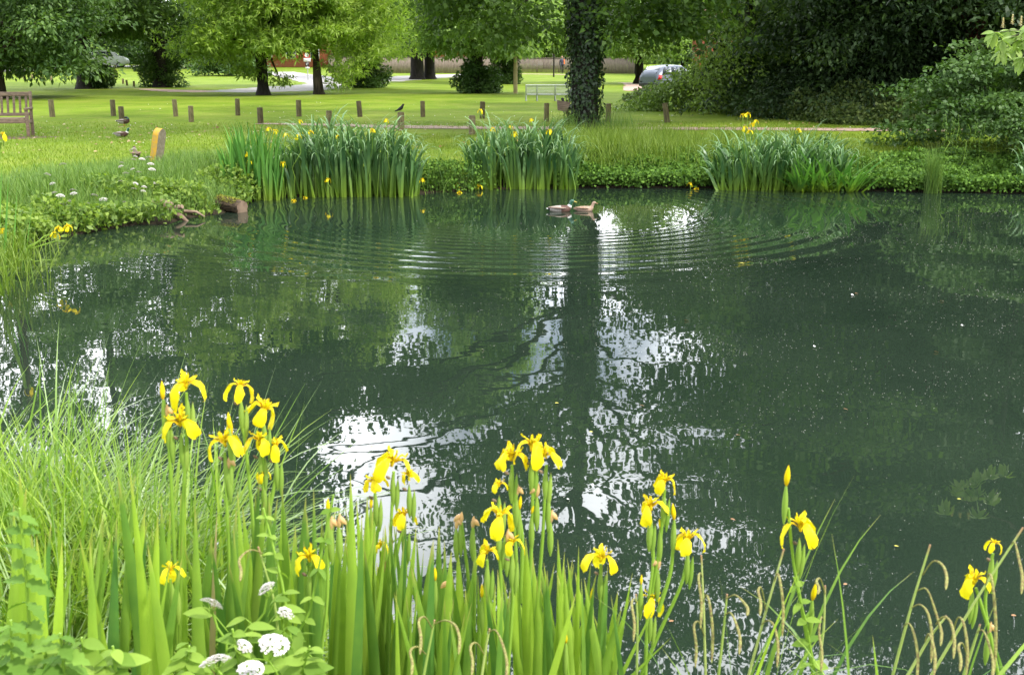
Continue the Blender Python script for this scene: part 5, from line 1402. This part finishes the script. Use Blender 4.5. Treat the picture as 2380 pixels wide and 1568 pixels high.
ge = Geo(); E = V[-n_:]; ce = E.mean(0); ge.add(np.vstack([E + ax * .002, ce + ax * .004]), [(k, (k + 1) % n_, n_) for k in range(n_)]); ge.build('cut_end', M['logend'], lroot)
gmo = Geo(); Pm = st + ax * rl_.uniform(0, .42, 500)[:, None]; am = rl_.uniform(.5, 2.6, 500); Pm = Pm + (.119 * np.cos(am))[:, None] * A_ + (.105 * np.sin(am))[:, None] * B_
leaves(gmo, Pm, rl_.randn(500, 3), rl_.randn(500, 3) + np.array([0, 0, 2.0]), .022, .018, rl_.rand(500)); gmo.build('moss', M['moss'], lroot)
sp2 = gp(405, 512); s2 = thing('driftwood_stump', 'bleached broken stump with a root at the foot of the left bank', 'stump', sp2)
gm = Geo(); tube(gm, [sp2 + np.array(v) for v in ((-.35, .25, .18), (-.15, .1, .20), (.02, .02, .16), (.14, -.03, .20))], [.10, .09, .07, .03], 10, rnd=.1); tube(gm, [sp2 + np.array(v) for v in ((-.1, .08, .16), (.12, -.02, .05), (.25, -.08, -.05))], [.05, .035, .02], 8)
tube(gm, [sp2 + np.array(v) for v in ((.1, .2, .1), (.28, .15, .10), (.42, .08, .04))], [.03, .022, .008], 6)
gm.build('wood', M['logend'], s2)

# ------------------------------------------------------------------ pole, sign, fences, buildings, car, person
pp = at(1198, 61.5); gm = Geo(); tube(gm, [pp + np.array([0, 0, z]) for z in (-.2, 1.5, 3.35, 3.42)], [.115, .105, .10, .07], 12)
o = gm.build('wooden_pole', M['pole']); tag(o, 'tall pale yellowish wooden pole standing on the lawn', 'pole')
pq = at(1287, 104); gm = Geo(); tube(gm, [pq + np.array([0, 0, z]) for z in (-.2, 1, 2.0)], .07, 8); tag(gm.build('dark_pole', M['darkbark']), 'slim dark pole in front of the slatted fence left of the person', 'pole')
sg0 = at(716, 92); sroot = thing('road_sign', 'road sign post with stacked pale plates between the chestnut trunks', 'road sign', sg0)
gm = Geo(); tube(gm, [sg0 + np.array([0, 0, z]) for z in (-.2, 1.2, 2.5)], .035, 8); gm.build('sign_post', M['metal'], sroot)
def plate(name, z, w_, h_, mat, y=-.045):
    gm = Geo(); box(gm, sg0 + np.array([0, y, z]), (w_, .015, h_)); return gm.build(name, mat, sroot, smooth_=False)
plate('sign_plate', 1.66, .55, .28, M['whitepaint']); plate('sign_plate', 1.05, .32, .12, M['whitepaint']); pl = plate('sign_plate', 1.33, .30, .30, M['black'])
gm = Geo(); a = np.linspace(.6, 5.2, 14); tube(gm, [sg0 + np.array([.075 * math.cos(q), -.058, 1.33 + .075 * math.sin(q)]) for q in a], .015, 5); gm.build('sign_mark', M['whitepaint'], sroot)
gm = Geo(); tube(gm, [sg0 + np.array([0, -.06, 2.05]), sg0 + np.array([0, -.045, 2.05])], .26, 20, up=(0, 0, 1)); gm.build('sign_disc', M['redlight'], sroot)
gm = Geo(); tube(gm, [sg0 + np.array([0, -.070, 2.05]), sg0 + np.array([0, -.061, 2.05])], .19, 20); gm.build('sign_face', M['whitepaint'], sroot)

def fence(label, a, b_, h, board=.14, gap=.01, name='board_fence'):
    a, b_ = np.asarray(a, float), np.asarray(b_, float)
    root = thing(name, label, 'fence', (a + b_) / 2)
    d = b_ - a; Ln = np.linalg.norm(d[:2]); ang = math.atan2(d[1], d[0]); Rz = rotz(ang); rs = np.random.RandomState(int(Ln * 10))
    gm = Geo(); n = int(Ln / (board + gap))
    for k in range(n):
        c = a + d * ((k + .5) / n); box(gm, c + np.array([0, 0, h / 2 + rs.uniform(-.01, .01)]), (board, .02 + .005 * (k % 2), h), M=Rz)
    gm.build('boards', M['fence'], root, smooth_=False)
    gr = Geo(); box(gr, (a + b_) / 2 + np.array([0, 0, h + .03]), (Ln, .08, .045), M=Rz); gr.build('top_rail', M['fence'], root, smooth_=False)
    for k in range(0, int(Ln / 2.4) + 1):
        gp_ = Geo(); c = a + d * min(1, k * 2.4 / Ln) + Rz @ np.array([0, .08, 0]); box(gp_, c + np.array([0, 0, h / 2]), (.1, .1, h + .06), M=Rz); gp_.build('post', M['fence'], root, smooth_=False)
fence('long pale board fence along the road behind the chestnuts and limes', g(765, 170), g(1200, 171), 1.55)
fence('slatted fence with narrow boards between the pale pole and the ivy clad trunk', g(1195, 169), g(1332, 170), 1.45, .10, .035)
fence('grey board fence right of the ivy clad trunk', g(1395, 171), g(1482, 172), 1.55)

def house(label, c, w_, d_, h, rh, wins, wallm, name='brick_house', rz=0):
    c = np.asarray(c, float); root = thing(name, label, 'house', c); Rz = rotz(rz)
    gm = Geo(); box(gm, c + np.array([0, 0, h / 2]), (w_, d_, h), M=Rz); gm.build('wall', wallm, root, smooth_=False)
    gm = Geo(); V = [Rz @ np.array(v) + c for v in ((-w_ / 2 - .3, -d_ / 2 - .3, h), (w_ / 2 + .3, -d_ / 2 - .3, h), (w_ / 2 + .3, d_ / 2 + .3, h), (-w_ / 2 - .3, d_ / 2 + .3, h), (-w_ / 2, 0, h + rh), (w_ / 2, 0, h + rh))]
    gm.add(V, [(0, 1, 5, 4), (2, 3, 4, 5), (3, 2, 1, 0)]); gm.add(V, [(0, 4, 3), (1, 2, 5)]); rf = gm.build('roof', M['tile'], root, smooth_=False)
    gm = Geo(); box(gm, Rz @ np.array([w_ * .3, 0, h + rh]) + c, (.8, .8, 1.6), M=Rz); ch = gm.build('chimney', M['brick'], root, smooth_=False)
    for (x, z, ww, wh) in wins:
        gm = Geo(); box(gm, Rz @ np.array([x, -d_ / 2 - .02, z]) + c, (ww, .08, wh), M=Rz); f = gm.build('window', M['whitepaint'], root, smooth_=False)
        gm = Geo(); box(gm, Rz @ np.array([x, -d_ / 2 - .07, z]) + c, (ww * .8, .02, wh * .8), M=Rz); p_ = gm.build('pane', M['glass'], root, smooth_=False)
    return root
wn = [(-3, 1.6, 1.2, 1.2), (0, 1.6, 1.2, 1.2), (3, 1.6, 1.2, 1.2), (-3, 4.1, 1.2, 1.1), (0, 4.1, 1.2, 1.1), (3, 4.1, 1.2, 1.1)]
house('red brick house glimpsed between the chestnut crowns', at(690, 150) + np.array([0, 0, 0]), 9, 7, 5.2, 2.6, wn, M['brick'])
house('red brick house glimpsed beyond the fence left of the tall lime tree', at(1050, 150), 9, 7, 5.2, 2.6, wn, M['brick'])
house('tall red brick gable seen at the edge of the dark wood behind the car', at(1662, 78), 2.6, 4.5, 3.6, 1.8, [(.3, 1.5, .8, 1.0)], M['brick'])
house('low white rendered house glimpsed above the slatted fence', at(1300, 160), 8, 6, 3.0, 2.2, [(-2, 1.6, 1.2, 1.2), (2, 1.6, 1.2, 1.2)], M['whitepaint'], 'white_house')

def car(label, name, c, rz, L_, W_, H_, paint, cat):
    c = np.asarray(c, float); root = thing(name, label, cat, c); Rz = rotz(rz)
    tr = lambda P: (np.asarray(P, float) @ Rz.T) + c
    # sections along x (rear at -L/2): (x, sill z, belt z, roof z, half width belt, half width roof)
    S = [(-.50, .42, .62, .80, .40, .36), (-.485, .30, .86, .98, .455, .36), (-.44, .20, .90, 1.18, .485, .37), (-.34, .19, .92, 1.42, .50, .385), (-.10, .18, .92, 1.50, .50, .39), (.06, .18, .92, 1.46, .50, .385),
         (.15, .18, .93, 1.28, .50, .40), (.24, .18, .95, 1.02, .49, .43), (.38, .20, .86, .92, .475, .42), (.47, .25, .70, .76, .44, .38), (.50, .36, .58, .62, .38, .34)]
    gm = Geo(); V = []
    for (x, z0, zb, zr, wb, wr) in S:
        zb, zr, z0 = zb * H_ / 1.5, zr * H_ / 1.5, z0 * H_ / 1.5
        ring = [(wb * .88, z0), (wb, z0 + .12), (wb * 1.0, (z0 + zb) / 2), (wb * .97, zb), (wr, zr - (zr - zb) * .12), (wr * .8, zr), (0, zr + .02)]
        pts = [(w_ * W_, z) for w_, z in ring]; pts = pts + [(-w_, z) for w_, z in reversed(pts[:-1])]
        V += [(x * L_, w_, z) for (w_, z) in pts]
    m_ = 13; F = [(i * m_ + k, i * m_ + (k + 1) % m_, (i + 1) * m_ + (k + 1) % m_, (i + 1) * m_ + k) for i in range(len(S) - 1) for k in range(m_)]
    gm.add(tr(V), F)
    for i0 in (0, len(S) - 1):
        ring = np.array(V[i0 * m_:(i0 + 1) * m_]); cn = ring.mean(0); gm.add(tr(np.vstack([ring, cn])), [(k, (k + 1) % m_, m_) for k in range(m_)])
    gm.build('body', paint, root)
    k = H_ / 1.5
    for sg_ in (-1, 1):
        for (x0, x1, xt0, xt1) in ((-.41, -.22, -.35, -.21), (-.20, -.02, -.20, -.02), (0.0, .17, 0.0, .09)):
            gw = Geo(); P = [(x0 * L_, sg_ * W_ * .492, .97 * k), (x1 * L_, sg_ * W_ * .492, .97 * k), (xt1 * L_, sg_ * W_ * .415, 1.37 * k), (xt0 * L_, sg_ * W_ * .415, 1.37 * k)]
            gw.add(tr(P), [(0, 1, 2, 3)]); o = gw.build('side_window', M['glass'], root, smooth_=False); sd_ = o.modifiers.new('solid', 'SOLIDIFY'); sd_.thickness = .03; sd_.offset = 0
        for x in (-.31, .30):
            gt = Geo(); tube(gt, tr([(x * L_, sg_ * (W_ / 2 - .20), .32), (x * L_, sg_ * (W_ / 2 + .005), .32)]), .32, 20); wl = gt.build('wheel', M['rubber'], root)
            gr = Geo(); tube(gr, tr([(x * L_, sg_ * (W_ / 2 - .02), .32), (x * L_, sg_ * (W_ / 2 + .02), .32)]), .19, 14)
            gr.build('wheel_rim', M['metal'], root)
        gl = Geo(); P = [(-.483 * L_, sg_ * W_ * .46, .66 * k), (-.487 * L_, sg_ * W_ * .33, .66 * k), (-.478 * L_, sg_ * W_ * .33, .90 * k), (-.455 * L_, sg_ * W_ * .46, .92 * k)]
        gl.add(tr(P), [(0, 1, 2, 3)]); gl.add(tr([(-.483 * L_, sg_ * W_ * .465, .66 * k), (-.455 * L_, sg_ * W_ * .465, .92 * k), (-.42 * L_, sg_ * W_ * .497, .90 * k), (-.44 * L_, sg_ * W_ * .497, .70 * k)]), [(0, 1, 2, 3)])
        o = gl.build('tail_light', M['redlight'], root, smooth_=False); sd_ = o.modifiers.new('solid', 'SOLIDIFY'); sd_.thickness = .05; sd_.offset = 0
    gw = Geo(); gw.add(tr([(-.470 * L_, -.34 * W_, 1.0 * k), (-.470 * L_, .34 * W_, 1.0 * k), (-.385 * L_, .31 * W_, 1.34 * k), (-.385 * L_, -.31 * W_, 1.34 * k)]), [(0, 1, 2, 3)]); o = gw.build('rear_window', M['glass'], root, smooth_=False); sd_ = o.modifiers.new('solid', 'SOLIDIFY'); sd_.thickness = .06; sd_.offset = 0
    gb = Geo(); box(gb, tr([(-.495 * L_, 0, .38 * k)])[0], (.12, W_ * .86, .20 * k), M=Rz); o = gb.build('bumper', M['black'], root, smooth_=False); bv = o.modifiers.new('bevel', 'BEVEL'); bv.width = .04; bv.segments = 3
    return root
car('silver hatchback parked half behind the hanging branches of the wood', 'parked_car', at(1560, 66.5), R(38), 3.8, 1.66, 1.46, M['paint'], 'car')
car('white van glimpsed far away between the dark trees at the left', 'parked_van', at(255, 146), R(5), 4.8, 1.9, 2.1, M['whitepaint'], 'van')

# person: one continuous figure, voxel remeshed
ps = g(1306, 172); proot = thing('person', 'person in dark clothes with an orange sleeve walking near the slatted fence', 'person', ps)
K = 1.0
gm = Geo(); B = lambda *v: ps + np.array(v) * K
tube(gm, [B(0, 0, .88), B(0, 0, 1.0), B(0, 0, 1.2), B(0, 0, 1.38), B(0, 0, 1.46)], [.155, .14, .17, .18, .07], 14, rad2=[.11, .10, .12, .11, .06])
tube(gm, [B(0, 0, 1.42), B(0, 0, 1.52)], .055, 10); tube(gm, [B(0, 0, 1.50), B(0, -.01, 1.54), B(0, -.01, 1.62), B(0, 0, 1.70), B(0, 0, 1.74)], [.05, .075, .092, .075, .02], 12)
for s_, f_ in ((-1, .16), (1, -.16)):
    tube(gm, [B(s_ * .09, 0, .92), B(s_ * .10, -f_ * .6, .50), B(s_ * .10, -f_ * 1.0 + .06, .09)], [.095, .065, .045], 10); tube(gm, [B(s_ * .10, -f_ + .10, .05), B(s_ * .10, -f_ - .10, .04)], .04, 8)
    tube(gm, [B(s_ * .17, 0, 1.38), B(s_ * .23, f_ * .4, 1.12), B(s_ * .22, f_ * .9, .90), B(s_ * .21, f_ * 1.0, .80)], [.055, .045, .035, .03], 9)
o = gm.build('body', None or plain('x_tmp', (.5, .5, .5)), proot)
rm = o.modifiers.new('remesh', 'REMESH'); rm.mode = 'VOXEL'; rm.voxel_size = .022; rm.use_smooth_shade = True
mpn, tpn, bpn = newmat('person_colours')
gpn = tpn.nodes.new('ShaderNodeNewGeometry'); sxp = tpn.nodes.new('ShaderNodeSeparateXYZ'); tpn.links.new(gpn.outputs['Position'], sxp.inputs[0])
mrp = tpn.nodes.new('ShaderNodeMapRange'); mrp.inputs['From Min'].default_value = ps[2]; mrp.inputs['From Max'].default_value = ps[2] + 1.8
tpn.links.new(sxp.outputs['Z'], mrp.inputs['Value'])
rp = ramp(mrp.outputs['Result'], [(0.0, (.02, .02, .03)), (.50, (.03, .03, .07)), (.51, (.05, .05, .09)), (.82, (.42, .24, .17))], tree=tpn); rp.color_ramp.interpolation = 'CONSTANT'
tpn.links.new(rp.outputs['Color'], bpn.inputs['Base Color']); o.data.materials.clear(); o.data.materials.append(mpn)
gm = Geo(); tube(gm, [B(.17, 0, 1.40), B(.232, -.06, 1.12), B(.225, -.13, .92)], [.07, .06, .05], 9); gm.build('sleeve', plain('orange_cloth', (.75, .16, .03), .8), proot)
gm = Geo(); tube(gm, [B(0, .02, 1.60), B(0, .015, 1.68), B(0, .01, 1.76)], [.098, .092, .03], 12); gm.build('hair', M['darkbark'], proot)

# ------------------------------------------------------------------ floating bits on the pond
rsd = np.random.RandomState(77)
def on_water(n):
    X = rsd.uniform(-6, 11, n * 12); Y = rsd.uniform(3.4, 18.5, n * 12); d = shore_dist(X, Y)
    wgt = np.clip(.25 + .75 * (X / Y + .1) / .3, .15, 1) * np.clip(8 / Y, .2, 1)
    k = (d < -.15) & (np.abs(X) < Y * .49) & (rsd.rand(len(X)) < wgt * fnoise(X, Y * 1.6, .8) ** 2 * 1.6); return X[k][:n], Y[k][:n]
X, Y = on_water(4200); n = len(X)
gm = Geo(); aa = rsd.uniform(0, 6.28, n); sz = rsd.uniform(.002, .0062, n) * np.clip(Y / 7, .6, 2.0)
leaves(gm, np.stack([X, Y, np.full(n, .003)], -1), np.stack([np.cos(aa), np.sin(aa), np.zeros(n)], -1), np.tile([0, 0, 1.0], (n, 1)), sz * 1.5, sz, rsd.rand(n), fold=.05)
tag(gm.build('floating_seeds', leafmat('seed_fluff', (.40, .38, .32), (.78, .76, .72), .1)), 'pale seed fluff and specks floating all over the pond', 'debris', kind='stuff')
bits = [(1890, 806, 'w', 'small white petal'), (2233, 757, 'w', 'largest round white petal'), (1978, 686, 'w', 'little white curl'), (1120, 813, 'w', 'white petal in the centre'), (1403, 525, 'w', 'white fleck below the ducks'),
        (1487, 943, 'b', 'orange brown leaf with a long stalk'), (1710, 1012, 'b', 'brown leaf scrap'), (1960, 951, 'b', 'tiny red brown leaf'), (2225, 1161, 'y', 'yellow sliver'), (1698, 1207, 'b', 'flat brown leaf'), (2170, 818, 'b', 'thin brown twig'),
        (2078, 1270, 'y', 'pale yellow sliver'), (1555, 1446, 'b', 'long straw coloured stalk'), (1840, 600, 'y', 'yellow flower scrap'), (1720, 612, 'y', 'yellow flower scrap nearer the ripples'), (1290, 938, 'y', 'olive green sliver'), (860, 1040, 'y', 'green leaf on the white sky reflection'),
        (1987, 683, 'b', 'reddish bud'), (2350, 1432, 'b', 'red twig'), (1370, 1005, 'y', 'lime green leaf sliver'), (2185, 700, 'b', 'pinkish petal'), (1960, 1360, 'b', 'brown husk'), (1590, 745, 'b', 'brown leaf among bright ripples'), (1318, 1162, 'w', 'white sliver'), (1375, 1128, 'w', 'white froth speck')]
mb_ = {'w': leafmat('float_white', (.75, .72, .70), (.82, .80, .8), .1), 'b': leafmat('float_brown', (.26, .13, .06), (.34, .19, .09), .1), 'y': leafmat('float_yellow', (.50, .45, .08), (.62, .55, .12), .2)}
for i, (x, y, c_, lb_) in enumerate(bits):
    p = gp(x, y, .004); gm = Geo(); k = p[1] / 8.0
    ln = {'w': .026, 'b': .05, 'y': .045}[c_] * max(.7, k) * .7; wd_ = {'w': .020, 'b': .012, 'y': .009}[c_] * max(.7, k) * 1.2
    a = rsd.uniform(-.5, .5)
    big_leaf(gm, p + np.array([0, 0, .006]), [math.cos(a), math.sin(a), .02], ln, wd_, rsd.rand(), rsd)
    o = gm.build('floating_petal' if c_ == 'w' else 'floating_leaf', mb_[c_], loc=p); tag(o, lb_ + ' floating on the pond', 'petal' if c_ == 'w' else 'leaf')

# fallen leaves and daisies on the lawn
n = 420
X = rs.uniform(-13, 9, n); Y = rs.uniform(22, 33, n); kk = shore_dist(X, Y) > 1.5; X, Y = X[kk], Y[kk]; n = len(X)
gm = Geo(); aa = rs.uniform(0, 6.28, n)
leaves(gm, np.stack([X, Y, zf(X, Y) + .045], -1), np.stack([np.cos(aa), np.sin(aa), .1 + 0 * aa], -1), np.tile([0, -.3, 1.0], (n, 1)) + rs.randn(n, 3) * .3, rs.uniform(.05, .11, n), rs.uniform(.04, .08, n), rs.rand(n))
tag(gm.build('fallen_leaves', leafmat('fallen_leaf', (.22, .12, .05), (.42, .32, .16), .1)), 'scattered brown fallen leaves on the lawn behind the pond', 'leaves', kind='stuff')
n = 500
X = rs.uniform(-16, 12, n); Y = rs.uniform(24, 48, n); kk = fnoise(X, Y, .5) > .55; X, Y = X[kk], Y[kk]; n = len(X)
gm = Geo(); aa = rs.uniform(0, 6.28, n)
leaves(gm, np.stack([X, Y, zf(X, Y) + .06], -1), np.stack([np.cos(aa), np.sin(aa), .1 + 0 * aa], -1), np.tile([0, -.6, 1.0], (n, 1)), .035, .035, rs.rand(n))
tag(gm.build('daisies', M['white']), 'tiny white daisies dotted over the lawn', 'daisies', kind='stuff')
# hedge closing the view behind the far fences (grows along the property line)
n = 26000
X = rs.uniform(-75, 45, n); Y = rs.uniform(168, 172, n); Z = 1.3 + rs.rand(n) * (3.0 + 1.2 * fnoise(X, Y, .3))
cover('distant_hedge', 'distant dark green hedge closing off the green behind the fences and houses', 'hedge', np.stack([X, Y, Z], -1), M['dark'], .9, lw=.8, seed=12)
print('faces', sum(len(o.data.polygons) for o in bpy.data.objects if o.type == 'MESH'))
